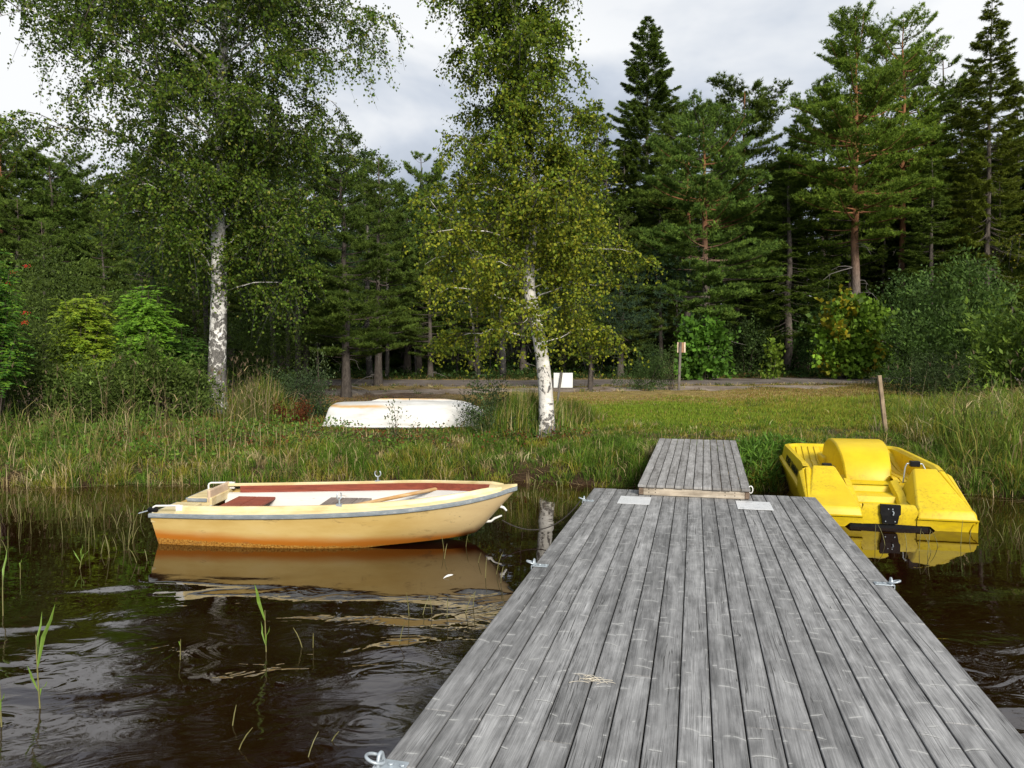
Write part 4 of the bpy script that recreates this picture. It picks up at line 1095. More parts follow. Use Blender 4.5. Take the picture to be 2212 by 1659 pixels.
    if ypal is not None:
        f = ypal[1](P) if callable(ypal[1]) else ypal[1]
        yl = g.uniform(0, 1, n) < f
        C[yl] = pick(g, ypal[0], int(yl.sum()))
    TD = DR * LE[:, None]; TB = unit(np.cross(DR, rvec(g, nt))) * .004; dz_ = np.array([0, 0, 1]) * (droop * LE)[:, None]
    q0, q1, q2 = OR, OR + TD * .5 - dz_ * .14, OR + TD - dz_ * .55
    tv = np.stack([q0 - TB, q0 + TB, q1 + TB, q1 - TB, q1 - TB, q1 + TB, q2 + TB * .4, q2 - TB * .4], 1).reshape(-1, 3)
    mbt.build('trunk', [bark, m_twig], root, smooth=True, angle=80)
    m_ = P + T * L_[:, None] * .42; lv = np.stack([P, m_ + B * W_[:, None] * .5, P + T * L_[:, None], m_ - B * W_[:, None] * .5], 1).reshape(-1, 3)
    AV = np.concatenate([lv, tv]); AC = np.concatenate([np.repeat(np.clip(C, .004, .8), 4, 0), np.full((len(tv), 3), .045)])
    link('crown', raw_mesh('crown', AV, np.arange(len(AV)).reshape(-1, 4), AC), lmat or m_leaf, root)
    return root

def pine(name, base, H, cb, prof, seed, label, group=None, r0=.22, ntuft=8500, bark=None, pal=None, nwh=None, dead=10, lean=0.0, flat=.55, crook=.12, tuft=.15, nn=9, rise=.10, cat='tree', sep=False):
    g = np.random.default_rng(seed); root = empty(name, base, 0, label, cat, group)
    pal = pal or [(.050, .092, .032), (.064, .112, .036), (.080, .132, .042), (.042, .078, .030)]
    tr = []; ox = oy = 0
    for k in range(14):
        q = k / 13; ox += g.normal() * crook * .4 * (q > .1); oy += g.normal() * crook * .4 * (q > .1)
        tr.append(Vector((ox + lean * q * H, oy, H * q)))
    rr = [max(.018, r0 * (1 - .93 * k / 13) * (1 + .4 * math.exp(-k * 1.2))) for k in range(14)]
    mb = MB(); mb.tube(tr, rr, 10)
    P0, D0, TI = [], [], []
    nwh = nwh or int((H - cb) / .42); brs = []
    for w in range(nwh):
        f = (w + g.uniform(.2, .8)) / nwh; z = cb + (H - cb) * f
        for b in range(int(g.integers(3, 6)) + (1 if f < .5 else 0)):
            az = g.uniform(0, 2 * np.pi); L = prof(f) * g.uniform(.55, 1.08)
            if L < .12: L = .12
            brs.append((z + g.uniform(-.12, .12), az, L, f))
    tot = sum(b[2] ** 1.5 for b in brs)
    for z, az, L, f in brs:
        s = curve_pt(tr, z / H); d = Vector((math.cos(az), math.sin(az), 0))
        up = rise + .75 * f ** 2.2 + g.normal() * .07
        e = s + d * L * .95 + Vector((0, 0, L * up)); c = s + d * L * .55 + Vector((0, 0, L * (up * .18 - .05)))
        Bp = bez(s, c, e, 7)
        mb.tube(Bp, [max(.005, .042 * r0 / .22 * (L / 2.5) ** .8 * (1 - .85 * k / 6)) for k in range(7)], 5, mi=0 if L > 1.8 else 1, cap=False)
        nt = max(4, int(ntuft * L ** 1.5 / tot)); tint = 1 + .13 * g.normal()
        q = np.sqrt(g.uniform(.12, 1.0, nt)); side = g.normal(size=nt) * .30 * L * (1.1 - .55 * q)
        # foliage pads cluster on side shoots
        ncl = max(2, int(L * 4)); cl_q = np.sqrt(g.uniform(.18, 1.0, ncl)); cl_s = g.normal(size=ncl) * .26 * L
        k = g.integers(0, ncl, nt)
        q = np.clip(cl_q[k] + g.normal(size=nt) * .10, .1, 1.04); side = cl_s[k] * (1.15 - .6 * cl_q[k]) + g.normal(size=nt) * .11 * min(1.4, L)
        bp = np.array([curve_pt(Bp, min(x, .999)) for x in q]) + np.outer(np.maximum(0, q - 1) * L, np.array(d))
        perp = np.array([-d.y, d.x, 0])
        p = bp + perp * side[:, None]; p[:, 2] += np.abs(side) * .12 + g.uniform(-.02, .16, nt) * min(1.2, L * .8) * flat + .03
        P0.append(p)
        dd = np.array(d)[None] * .35 + perp[None] * (np.sign(side) * .25)[:, None] + g.normal(size=(nt, 3)) * .40 + np.array([0, 0, .75])
        D0.append(unit(dd)); TI.append(np.full(nt, tint))
    P0, D0, TI = np.concatenate(P0), np.concatenate(D0), np.concatenate(TI)
    n = len(P0); P = np.repeat(P0, nn, 0) + g.normal(size=(n * nn, 3)) * .012
    D = unit(np.repeat(D0, nn, 0) + g.normal(size=(n * nn, 3)) * .55)
    C = np.array([1.75, 1.55, .68]) * np.repeat(pick(g, pal, n, .15) * TI[:, None], nn, 0) * (1 + .12 * g.normal(size=(n * nn, 1)))
    nm = needles_mesh('crown', P, D, g.uniform(.7, 1.2, n * nn) * tuft, g.uniform(.020, .034, n * nn) * tuft / .15, np.clip(C, .004, .8), g)
    for _ in range(dead):
        dm = MB() if sep else mb; mi_ = 0 if sep else 2
        z = g.uniform(.22 * cb, cb * 1.15); az = g.uniform(0, 2 * np.pi); s = curve_pt(tr, z / H); L = g.uniform(.35, 1.7) * r0 / .2
        d = Vector((math.cos(az), math.sin(az), g.uniform(-.25, .25)))
        pts = [s, s + d * L * .4, s + d * L * .7 + Vector((0, 0, g.uniform(-.15, .05))), s + d * L + Vector((0, 0, g.uniform(-.5, .1)))]
        dm.tube(pts, [.022, .016, .010, .004], 4, mi=mi_, cap=False)
        for _k in range(2):
            a = curve_pt(pts, g.uniform(.4, .9)); b = a + Vector(g.normal(size=3)) * .22
            dm.tube([a, b], [.007, .003], 3, mi=mi_, cap=False)
        if sep: dm.build('dead_branch', m_dead, root)
    mb.build('trunk', [bark or m_pbark, m_twig, m_dead], root, smooth=True, angle=80)
    link('crown', nm, m_needle, root)
    return root

def spruce(name, base, H, cb, rad, seed, label, group=None, r0=.2, pal=None, dens=1.0, wh=.30, droop=.28, nn=7, sparse=0.0, tip=.5, cat='tree'):
    g = np.random.default_rng(seed); root = empty(name, base, 0, label, cat, group)
    pal = pal or [(.034, .060, .020), (.044, .074, .022), (.054, .086, .024), (.030, .052, .022)]
    tr = [Vector((g.normal() * .03, g.normal() * .03, H * k / 9)) for k in range(10)]
    mb = MB(); mb.tube(tr, [max(.012, r0 * (1 - .95 * k / 9)) for k in range(10)], 9)
    PP, DD, TT = [], [], []; nw = int((H - cb) / wh)
    for w in range(nw):
        f = (w + .5) / nw; z = cb + (H - cb) * f; Lp = rad * ((1 - f) ** .82 * (.55 + .45 * min(1, f / .12)) + .045)
        for b in range(int(g.integers(4, 7))):
            if g.uniform() < sparse * (1 - f): continue
            az = g.uniform(0, 2 * np.pi); L = Lp * g.uniform(.62, 1.12); s = curve_pt(tr, min(1, (z + g.uniform(-wh, wh) * .7) / H)); d = Vector((math.cos(az), math.sin(az), 0))
            upn = .42 * f - droop * (1 - f)
            e = s + d * L + Vector((0, 0, L * (upn + .10))); c = s + d * L * .55 + Vector((0, 0, L * (upn - .10)))
            Bp = bez(s, c, e, 6)
            mb.tube(Bp, [max(.004, .018 * (L / 1.5) * (1 - .8 * k / 5)) for k in range(6)], 4, cap=False)
            nt = max(7, int(40 * L * dens)); q = np.sqrt(g.uniform(.03, 1, nt)); sg = np.where(g.uniform(size=nt) < .5, -1, 1)
            p0 = np.array([curve_pt(Bp, x) for x in q]); perp = np.array([-d.y, d.x, 0]); tl = (.10 + .34 * min(1.2, L) * (1.05 - q)) * g.uniform(.5, 1.1, nt) + .05
            td = unit(np.array(d)[None] * .65 + perp[None] * (sg * g.uniform(.4, 1.1, nt))[:, None] + np.stack([0 * q, 0 * q, -.12 - .45 * (1 - f) * g.uniform(.2, 1, nt)], -1))
            ss = g.uniform(0, 1, (nt, nn))
            P = p0[:, None] + td[:, None] * (ss * tl[:, None])[..., None]; P[..., 2] -= .10 * ss ** 2 * (1 - f) * tl[:, None]
            PP.append(P.reshape(-1, 3)); DD.append(np.repeat(td, nn, 0)); TT.append(np.full(nt * nn, 1 + .12 * g.normal()))
    P, D, T = np.concatenate(PP), np.concatenate(DD), np.concatenate(TT); n = len(P)
    D = unit(D * .9 + g.normal(size=(n, 3)) * .45)
    C = np.clip(np.array([1.85, 1.62, .70]) * pick(g, pal, n, .16) * T[:, None], .004, .8)
    nm = needles_mesh('crown', P, D, g.uniform(.09, .17, n), g.uniform(.024, .042, n), C, g)
    mb.build('trunk', m_sbark, root, smooth=True, angle=80)
    link('crown', nm, m_needle, root)
    return root

def shrub(name, base, size, seed, label, pal, n=9000, leaf=(.05, .024), group=None, cat='shrub', clumps=None, stems=9, up=.3, ypal=None, hollow=.25, shape=None):
    """many-stemmed bush: leaf sprays on arching stems inside an uneven outline; size = half widths x, y and height"""
    g = np.random.default_rng(seed); root = empty(name, base, 0, label, cat, group)
    sx, sy, sz = size; mb = MB(); ends = []
    nc = clumps or max(14, int(n / 90)); ctr = []
    while len(ctr) < nc:
        p = g.uniform(-1, 1, 3); p[2] = g.uniform(.06, 1)
        r = math.hypot(p[0], p[1]); lim = math.sqrt(max(0, 1 - (abs(p[2] - .42) / .60) ** 2.2)) if shape is None else shape(p[2])
        lim *= .85 + .22 * math.sin(3 * math.atan2(p[1], p[0]) + seed) + .12 * math.sin(7 * math.atan2(p[1], p[0]) + p[2] * 6)
        if r < lim and (r > lim * hollow or p[2] > .6): ctr.append((p[0] * sx, p[1] * sy, p[2] * sz))
    ctr = np.array(ctr)
    for k in range(stems):
        c = ctr[g.integers(0, nc)]; a = Vector((c[0] * .15, c[1] * .15, -.05)); b = Vector(c)
        mb.tube(bez(a, Vector((c[0] * .35, c[1] * .35, c[2] * .65)), b, 5), [.022 * sz / 2, .016 * sz / 2, .012 * sz / 2, .008 * sz / 2, .004], 5, cap=False)
    k = g.integers(0, nc, n); dirc = unit(ctr * np.array([1, 1, .5]) + g.normal(size=ctr.shape) * .35 * np.array([sx, sy, sz])); dirc[:, 2] += up; dirc = unit(dirc)
    s = g.uniform(-.5, .5, n); ln = .16 * (sx + sz) / 2 + .12
    P = ctr[k] + dirc[k] * (s * ln * 2)[:, None] + g.normal(size=(n, 3)) * (.045 * (sx + sz) / 2 + .03)
    P[:, 2] = np.abs(P[:, 2])
    T = unit(dirc[k] * .8 + g.normal(size=(n, 3)) * .6); B = unit(np.cross(T, rvec(g, n)))
    ct = (1 + .26 * g.normal(size=(nc, 1)))[k]; L = g.uniform(.55, 1.2, n) * leaf[0]
    C = pick(g, pal, n) * ct
    if ypal: yl = g.uniform(0, 1, nc)[k] < ypal[1]; C[yl] = pick(g, ypal[0], int(yl.sum()))
    mb.build('stems', m_twig, root)
    link('foliage', leaves_mesh('foliage', P, T, B, L, L * leaf[1] / leaf[0], np.clip(C, .004, .8)), m_shrub, root)
    return root

def rowan(base, size, seed, label, pal, ncomp=260, lf=.055, group=None, berries=None, cat='shrub', name='rowan'):
    """bush with feather-like leaves of paired leaflets"""
    g = np.random.default_rng(seed); root = empty(name, base, 0, label, cat, group)
    sx, sy, sz = size; mb = MB(); PP, TT, CC = [], [], []
    ns = max(6, ncomp // 14)
    for k in range(ns):
        h = sz * g.uniform(.35, 1.0); a = g.uniform(0, 2 * np.pi); rr_ = math.sqrt(g.uniform(0, 1)) * (1.05 - .55 * h / sz)
        top = Vector((math.cos(a) * rr_ * sx, math.sin(a) * rr_ * sy, h)); S = bez(Vector((top.x * .1, top.y * .1, 0)), Vector((top.x * .45, top.y * .45, h * .7)), top, 6)
        mb.tube(S, [.016, .013, .010, .008, .006, .004], 5, cap=False); tint = 1 + .14 * g.normal()
        for j in range(ncomp // ns):
            o = np.array(curve_pt(S, g.uniform(.45, 1.0) ** .7)); az = g.uniform(0, 2 * np.pi); L = g.uniform(.14, .24) * lf / .055
            d = np.array([math.cos(az), math.sin(az), g.uniform(.1, .8)]); d /= np.linalg.norm(d); perp = unit(np.cross(d, [0, 0, 1.0])); npair = 6
            for m in range(npair):
                s = (m + 1.5) / (npair + .5); p = o + d * L * s - np.array([0, 0, .45 * L * s * s])
                for sg in (-1, 1):
                    PP.append(p); TT.append(d * .45 + perp * sg + np.array([0, 0, -.25 * s])); CC.append(tint)
            PP.append(o + d * L - np.array([0, 0, .45 * L])); TT.append(d + np.array([0, 0, -.4])); CC.append(tint)
    P, T = np.array(PP), unit(np.array(TT) + g.normal(size=(len(PP), 3)) * .1); n = len(P); T[:, 2] -= .35 * g.uniform(size=n); T = unit(T); B = unit(np.cross(T, np.array([.1, -.75, .55]) + g.normal(size=(n, 3)) * .45))
    L = lf * g.uniform(.8, 1.1, n)
    mb.build('stems', m_twig, root)
    link('foliage', leaves_mesh('foliage', P, T, B, L, L * .34, np.clip(pick(g, pal, n, .10) * np.array(CC)[:, None], .004, .8)), m_shrub, root)
    if berries:
        for bp in berries:
            mb2 = MB()
            for _ in range(26):
                c = Vector(bp) + Vector(g.normal(size=3) * np.array([.028, .028, .018])); rad_ = .0085
                vs = [c + Vector(v) * rad_ for v in ((1,0,0),(-1,0,0),(0,1,0),(0,-1,0),(0,0,1),(0,0,-1))]
                mb2.add(vs, [(0,2,4),(2,1,4),(1,3,4),(3,0,4),(2,0,5),(1,2,5),(3,1,5),(0,3,5)])
            mb2.build('berry_cluster', m_berry, root, smooth=True, angle=180)
    return root
m_berry = plain('red_berries', (.50, .016, .010), .35, 0, .1, 20, 0)

# ------------------------------------------------------------------ the two birches in front
def ground_pt(u, Y, dz=-.05):
    x = at(u, 829, Y).x; return Vector((x, Y, gz1(x, Y) + dz))
Y1 = 17.0; b1 = ground_pt(468, Y1)
def tr1(u, v): p = at(u, v, Y1); return (p.x - b1.x, 0, p.z - b1.z)
t1 = [(0, 0, 0), tr1(469, 800), tr1(472, 700), tr1(473, 620), tr1(472, 520), tr1(470, 420), tr1(476, 300), tr1(480, 180), tr1(484, 60), tr1(486, -80), tr1(488, -220), tr1(488, -330)]
def env1(z, az):
    r = np.interp(z, [2.8, 3.6, 4.6, 5.6, 7, 8.4, 10, 12, 13.4], [1.2, 2.5, 3.3, 3.7, 4.1, 4.15, 3.9, 2.6, .5])
    return r * (1.02 if math.cos(az) < 0 else .82) * ((.70 if z < 6.5 else .86) if math.sin(az) < -.3 else 1.0)
def pl1(*uv): return [tr1(u, v) for u, v in uv]
ex1 = [(tr1(0, 575)[2], 0, 1.4, pl1((500, 555), (560, 515), (620, 460))), (tr1(0, 620)[2], 3, 1.6, pl1((440, 580), (400, 548), (355, 520))),
       (tr1(0, 570)[2], 3, 1.6, pl1((452, 540), (430, 500), (410, 440), (370, 410))), (tr1(0, 418)[2], 0, 2.6, pl1((520, 390), (560, 355), (610, 300), (650, 260))),
       (tr1(0, 350)[2], 0, 2, pl1((484, 330), (486, 300), (490, 240)))]
broadleaf('birch_tree', b1, t1, .215, .02, env1, 2.7, 13.2, 74, 'tall birch with thick black and white trunk and drooping green crown', 'tree', 11,
          [(.052, .100, .020), (.066, .120, .024), (.044, .084, .020), (.095, .145, .038), (.078, .112, .020)], leaf=(.074, .058), nsub=12, ntw=11, nlf=21, hue=(1.22, 1.12, .55), rise=.55, droop=.75,
          twig=(.35, .95), bark=m_bark1, extra=ex1, inner=6, ypal=([(.13, .16, .035), (.20, .19, .04)], .06))

Y2 = 13.2; b2 = ground_pt(1180, Y2)
def tr2(u, v, y=0): p = at(u, v, Y2); return (p.x - b2.x, y, p.z - b2.z)
t2 = [(0, 0, 0), tr2(1180, 870), tr2(1172, 780), tr2(1157, 690), tr2(1143, 620), tr2(1148, 500), tr2(1150, 400), tr2(1140, 280), tr2(1118, 130), tr2(1108, 0), tr2(1100, -120), tr2(1098, -230)]
def env2(z, az):
    r = np.interp(z, [1.9, 2.6, 3.4, 4.4, 5.2, 6.2, 7.2, 8.4, 9.6], [1.75, 1.95, 1.9, 1.8, 1.5, 1.22, 1.15, 1.0, .5])
    return r * (1.06 if math.cos(az) < 0 else .94) * (.74 if math.sin(az) < -.5 and z < 4.2 else 1)
ex2 = [(tr2(0, 622)[2], 0, 1, [tr2(1185, 610), tr2(1205, 575), tr2(1222, 540)]), (tr2(0, 590)[2], 3, 1.5, [tr2(1060, 560), tr2(1020, 540), tr2(970, 475), tr2(925, 425)]),
       (tr2(0, 560)[2], 3, 1, [tr2(1110, 520), tr2(1098, 470), tr2(1095, 420)]), (tr2(0, 480)[2], 0, 1, [tr2(1180, 440), tr2(1190, 380), tr2(1205, 340), tr2(1260, 310)]),
       (tr2(0, 455)[2], 0, 1, [tr2(1205, 430), tr2(1260, 390), tr2(1310, 345)])]
top_g = lambda P: np.clip(1.05 - (P[:, 2] - 2.0) / 5.0, .12, .9)
broadleaf('birch_tree', b2, t2, .135, .015, env2, 1.5, 9.4, 60, 'slender white trunked birch with yellowing leaves, in front of the white sign', 'tree', 23,
          [(.092, .158, .020), (.108, .178, .022), (.076, .134, .018), (.13, .185, .024)], leaf=(.062, .050), nsub=10, ntw=9, nlf=19, rise=.34, droop=.75,
          twig=(.25, .6), bark=m_bark2, extra=ex2, inner=13, hue=(1.18, 1.16, .72), ypal=([(.255, .305, .022), (.205, .27, .024), (.32, .335, .028), (.155, .22, .022)], top_g), limb_r=.20)

# ------------------------------------------------------------------ named conifers at the forest edge
def top_at(u, v, Y): return at(u, v, Y).z
def prof_pine(a, w=1.0): return lambda f: w * float(np.interp(f, [0, .12, .35, .6, .8, .93, 1.0], a))
YB = 34.0; bB = ground_pt(1850, YB)
pine('pine_tree', bB, top_at(1840, 32, YB) - bB.z, 6.0, prof_pine([2.0, 3.0, 3.5, 2.9, 2.0, 1.25, .35]), 41, 'tallest pine with a bare orange brown trunk above the yellowing maple', r0=.25, ntuft=21000, dead=14, sep=True, lean=-.008,
     pal=[(.068, .125, .036), (.088, .150, .042), (.105, .170, .046), (.058, .105, .034)])
YA = 33.0; bA = ground_pt(1535, YA)
pine('pine_tree', bA, top_at(1500, 255, YA) - bA.z, 2.6, prof_pine([2.2, 3.0, 3.2, 2.7, 2.2, 1.5, .4]), 42, 'broad bluish green pine with layered low branches behind the notice post', r0=.24, ntuft=21000, dead=10, sep=True, lean=-.05,
     pal=[(.054, .112, .046), (.072, .138, .052), (.088, .158, .058), (.046, .094, .042)], flat=.4)
YC = 40.0; bC = ground_pt(1950, YC)
pine('pine_tree', bC, top_at(1955, 40, YC) - bC.z, 7.5, prof_pine([1.8, 2.6, 2.6, 2.4, 2.1, 1.4, .4]), 43, 'tall pine with an orange upper trunk, between the tallest pine and the bare stemmed spruce', r0=.24, ntuft=15000, dead=12, sep=True,
     pal=[(.068, .125, .034), (.088, .150, .038), (.105, .165, .040)])
YS = 37.0; bS = ground_pt(2125, YS)
spruce('spruce_tree', bS, top_at(2122, 5, YS) - bS.z, 4.2, 3.1, 44, 'thin ragged spruce with a long bare grey stem at the right edge', r0=.20, sparse=.12, wh=.23, dens=1.6, droop=.42,
       pal=[(.058, .088, .022), (.072, .104, .024), (.048, .076, .022)])
YE = 46.0; bE = ground_pt(1395, YE)
spruce('spruce_tree', bE, top_at(1395, 42, YE) - bE.z, 3.0, 4.6, 45, 'tallest pointed dark spruce standing clear against the sky, right of the yellowing birch', r0=.24, wh=.19, dens=1.9)
# ------------------------------------------------------------------ repeated forest trees
PA = pine('pine_tree', (0, 0, 0), 12, 3.6, prof_pine([1.7, 2.3, 2.5, 2.1, 1.6, 1.0, .3]), 51, '', ntuft=11000, r0=.19, dead=8, bark=m_pbark_dark)
PB = pine('pine_tree', (0, 0, 0), 12, 1.8, prof_pine([2.1, 2.6, 2.4, 1.9, 1.4, .9, .3]), 52, '', ntuft=12500, r0=.2, dead=5, bark=m_pbark_dark, pal=[(.040, .074, .030), (.054, .094, .036), (.064, .106, .040)])
PC = pine('pine_tree', (0, 0, 0), 12, 5.2, prof_pine([1.5, 2.2, 2.3, 2.0, 1.7, 1.2, .35]), 53, '', ntuft=10500, r0=.17, dead=9, bark=m_pbark)
SA = spruce('spruce_tree', (0, 0, 0), 14, 1.2, 2.6, 54, '', r0=.19, dens=1.35)
SB = spruce('spruce_tree', (0, 0, 0), 14, 2.6, 2.2, 55, '', r0=.19, dens=1.35, droop=.4, sparse=.08)
SC = spruce('spruce_tree', (0, 0, 0), 4, .2, 1.25, 56, '', r0=.05, wh=.17, dens=1.3, droop=.12)
BA = broadleaf('leafy_tree', (0, 0, 0), [(0, 0, 0), (.1, 0, 2.5), (.05, .1, 5), (.15, 0, 7.5), (.1, 0, 9)], .10, .012, lambda z, az: float(np.interp(z, [1, 2.5, 5, 7.5, 9], [.8, 1.9, 2.1, 1.3, .4])), 1.2, 8.8, 34, '', 'tree', 57,
               [(.032, .062, .016), (.042, .078, .018), (.026, .050, .016)], leaf=(.09, .07), nsub=6, ntw=6, nlf=11, rise=.5, droop=.35, bark=m_bark3)
PROTO = {'pa': (PA, 12), 'pb': (PB, 12), 'pc': (PC, 12), 'sa': (SA, 14), 'sb': (SB, 14), 'sc': (SC, 4), 'ba': (BA, 9)}
used = set(); gt = np.random.default_rng(99)
def plant(k, u, vtop, Y, label, group=None, wide=1.0, rz=None):
    src, H0 = PROTO[k]; b = ground_pt(u, Y, -.08); h = max(2.0, top_at(u, vtop, Y) - b.z); s = h / H0
    w = s * wide * gt.uniform(.92, 1.08); a = gt.uniform(0, 6.28) if rz is None else rz
    if k not in used:
        used.add(k); src.location = b; src.rotation_euler = (0, 0, a); src.scale = (w, w, s); src['label'] = label
        if group: src['group'] = group
        return src
    return copy_tree(src, b, a, (w, w, s), label, group)
NAMED = [
 ('pb', 748, 300, 21.8, 'dark pine with a rough trunk beside the sandy track, just behind the white upturned boat', 1.05),
 ('pb', 817, 345, 27.5, 'smaller dark pine on the mossy verge right behind the white upturned boat', 1.0),
 ('pa', 905, 335, 36, 'small bluish pine seen in the gap between the two birches', .9),
 ('ba', 800, 315, 33, 'dense green leafy tree whose rounded top ends left of the sky gap between the birches', 1.3),
 ('ba', 690, 285, 35, 'leafy tree rising behind the right side of the big birch crown', 1.3),
 ('sa', 950, 345, 48, 'dark spruce tip at the bottom of the sky gap between the birches', 1.0),
 ('sa', 1287, 222, 47, 'dark spruce whose tip shows at the right shoulder of the yellowing birch', 1.0),
 ('sb', 1446, 205, 50, 'shorter dark spruce close on the right of the tallest pointed spruce', 1.2),
 ('sa', 1549, 207, 54, 'narrow spruce tip poking up between two pines above the notice post', .9),
 ('pc', 1597, 195, 42, 'slim pine with tufted top standing against the sky right of the layered pine', 1.1),
 ('pc', 1480, 245, 40, 'pine top directly behind the broad layered pine', 1.1),
 ('sb', 1722, 250, 41, 'brownish green spruce left of the tallest pine', 1.4),
 ('pa', 1768, 195, 40, 'pine hugging the left flank of the tallest pine', 1.1),
 ('pa', 1893, 78, 46, 'dark pine between the two orange trunked pines', .9),
 ('pa', 2012, 128, 46, 'pine with a broken outline just right of the orange trunked pines', 1.05),
 ('sb', 2064, 180, 42, 'drooping spruce left of the bare stemmed spruce', 1.35),
 ('sb', 2185, 215, 41, 'drooping spruce at the right edge behind the bare stemmed spruce', 1.3),
 ('pc', 14, 285, 37, 'pine at the far left edge rising above the other left pines', 1.25),
 ('pa', 62, 325, 40, 'pine second from the left edge', 1.2),
 ('pb', 115, 345, 38, 'dense pine left of the big birch, third from the left edge', 1.2),
 ('pa', 205, 365, 42, 'dark pine showing below the left part of the big birch crown', 1.15),
 ('pa', 1275, 640, 24.5, 'low dark pine with a thin trunk behind the white sign', 1.3),
 ('sb', 1700, 310, 35.5, 'sunlit olive spruce filling the space left of the tallest pine trunk', 1.5),
 ('sb', 2005, 340, 36, 'sunlit olive spruce between the two orange trunked pines and the bare stemmed spruce', 1.4),
 ('pb', 1340, 470, 33, 'dark pine between the yellowing birch and the broad layered pine', 1.2),
]
for k, u, v, Y, lab, w in NAMED: plant(k, u, v, Y, lab, None, w)
GR = 'trees filling the forest behind'
LB = {'p': 'dark pine in the mass of the forest behind the road', 's': 'dark spruce in the mass of the forest behind the road', 'b': 'leafy tree in the shade of the forest behind the road'}
FILL = [('pb', 160, 330, 41), ('sa', 262, 385, 45), ('pb', 310, 350, 37), ('pa', 372, 330, 43), ('sa', 425, 340, 45), ('pb', 500, 330, 39), ('pa', 560, 315, 43), ('pb', 610, 330, 36), ('sa', 655, 330, 44), ('pa', 745, 345, 42),
        ('pb', 845, 400, 41), ('pb', 880, 430, 36), ('sa', 985, 370, 44), ('pb', 1020, 400, 38), ('pa', 1075, 330, 44), ('pb', 1130, 420, 37), ('sa', 1190, 330, 46), ('pb', 1235, 400, 40), ('pa', 1310, 330, 44), ('sa', 1345, 320, 44),
        ('pb', 1420, 380, 42), ('sb', 1380, 520, 38), ('pb', 1590, 390, 39), ('sa', 1650, 345, 44), ('sb', 1625, 480, 40), ('pb', 1690, 380, 40), ('sb', 1740, 480, 38), ('sb', 1800, 330, 43), ('sb', 1905, 400, 41), ('sb', 1985, 330, 42),
        ('sb', 2030, 330, 40), ('sb', 2095, 330, 43), ('sb', 2150, 380, 39), ('pa', 2250, 150, 42), ('sb', 2215, 330, 40), ('pb', 2330, 200, 41), ('pa', -60, 240, 38), ('pb', -140, 250, 40), ('sb', -210, 200, 40), ('pb', 40, 430, 33), ('pb', 230, 470, 33),
        ('pb', 420, 480, 31), ('pb', 560, 470, 30), ('pb', 660, 480, 31), ('pb', 930, 520, 33), ('pb', 1030, 560, 34), ('pb', 100, 480, 31), ('pb', 330, 490, 29), ('sa', 1220, 560, 36), ('pb', -30, 420, 32), ('sb', 1460, 560, 40), ('sb', 1780, 560, 41), ('sb', 2010, 420, 44), ('pb', 1960, 470, 45), ('sa', 2055, 400, 46), ('pb', 2120, 470, 44), ('sb', 2170, 430, 45), ('sa', 1930, 430, 47), ('pb', 1880, 470, 44), ('sa', 2240, 400, 45), ('sa', 1700, 470, 46), ('sb', 1540, 420, 47), ('sb', 2020, 250, 41), ('sb', 2090, 270, 40), ('sa', 2150, 290, 41), ('sb', 1985, 420, 39), ('sb', 1830, 420, 40), ('sa', 1905, 300, 48), ('sb', 1660, 400, 41), ('sb', 2060, 480, 38), ('sb', 2180, 500, 37)]
for k, u, v, Y in FILL: plant(k, u, v, Y, LB[k[0]] , GR + {'p': ', pines', 's': ', spruces', 'b': ', leafy'}[k[0]], 1.15)
# second and third rows, deeper in
for row, (Y, v0, n) in enumerate(((52, 395, 30), (60, 400, 30))):
    for i in range(n):
        u = -260 + 2700 * (i + gt.uniform(.1, .9)) / n; k = ['pb', 'sa', 'sb', 'pa'][int(gt.integers(0, 4))]
        plant(k, u, v0 + gt.uniform(-10, 70) + (40 if 830 < u < 960 else 0), Y + gt.uniform(-2, 2), LB[k[0]], GR + {'p': ', pines', 's': ', spruces'}[k[0]], 1.35)
# young spruces and leafy saplings closing the forest floor
for i in range(46):
    u = -150 + 2520 * (i + gt.uniform(0, 1)) / 46; Y = gt.uniform(37, 46); h = gt.uniform(2.0, 4.6)
    b = ground_pt(u, Y); s = h / 4.0
    k = 'sc' if gt.uniform() < .55 else 'ba'
    vt = 773 - (h + b.z - CAM_Z) * FOC / Y
    plant(k, u, vt, Y, 'young spruce under the tall trees at the back of the forest' if k == 'sc' else 'leafy sapling under the tall trees at the back of the forest', 'young spruces in the undergrowth' if k == 'sc' else 'saplings in the undergrowth', 1.6)
# pale slender birch stems in the shade
def thin_birch(u0, v0, u1, v1, Y, r, lab):
    b = ground_pt(u0, Y); o = empty('young_birch', b, 0, lab, 'tree', None)
    t = at(u1, v1, Y) - b; m = t * .5 + Vector((.04, 0, 0))
    MB().tube([(0, 0, 0), t * .25 + Vector((.02, 0, 0)), m, t], [r, r * .85, r * .7, r * .45], 8).build('trunk', m_bark3, o, smooth=True)
    g = np.random.default_rng(int(u0)); n = 500; P = np.array(t)[None] + g.normal(size=(n, 3)) * np.array([.9, .7, .8]) + np.array([0, 0, .5]); T = rvec(g, n); B = unit(np.cross(T, rvec(g, n)))
    link('crown', leaves_mesh('crown', P, T, B, .09, .07, pick(g, [(.03, .06, .016), (.04, .075, .018)], n)), m_shrub, o)
thin_birch(836, 812, 836, 560, 33, .10, 'speckled birch stem right of the two dark pines behind the white boat')
thin_birch(899, 822, 885, 600, 34, .055, 'thin leaning white birch stem in the shade left of the yellowing birch leaves')
thin_birch(988, 815, 980, 600, 35, .05, 'very thin white birch stem standing in deep shade between the two birches')
thin_birch(1036, 815, 1012, 640, 33, .085, 'curved white birch stem just below the hanging leaves of the yellowing birch')
thin_birch(1087, 810, 1078, 620, 33, .16, 'stout white birch trunk in shade left of the slender front birch')
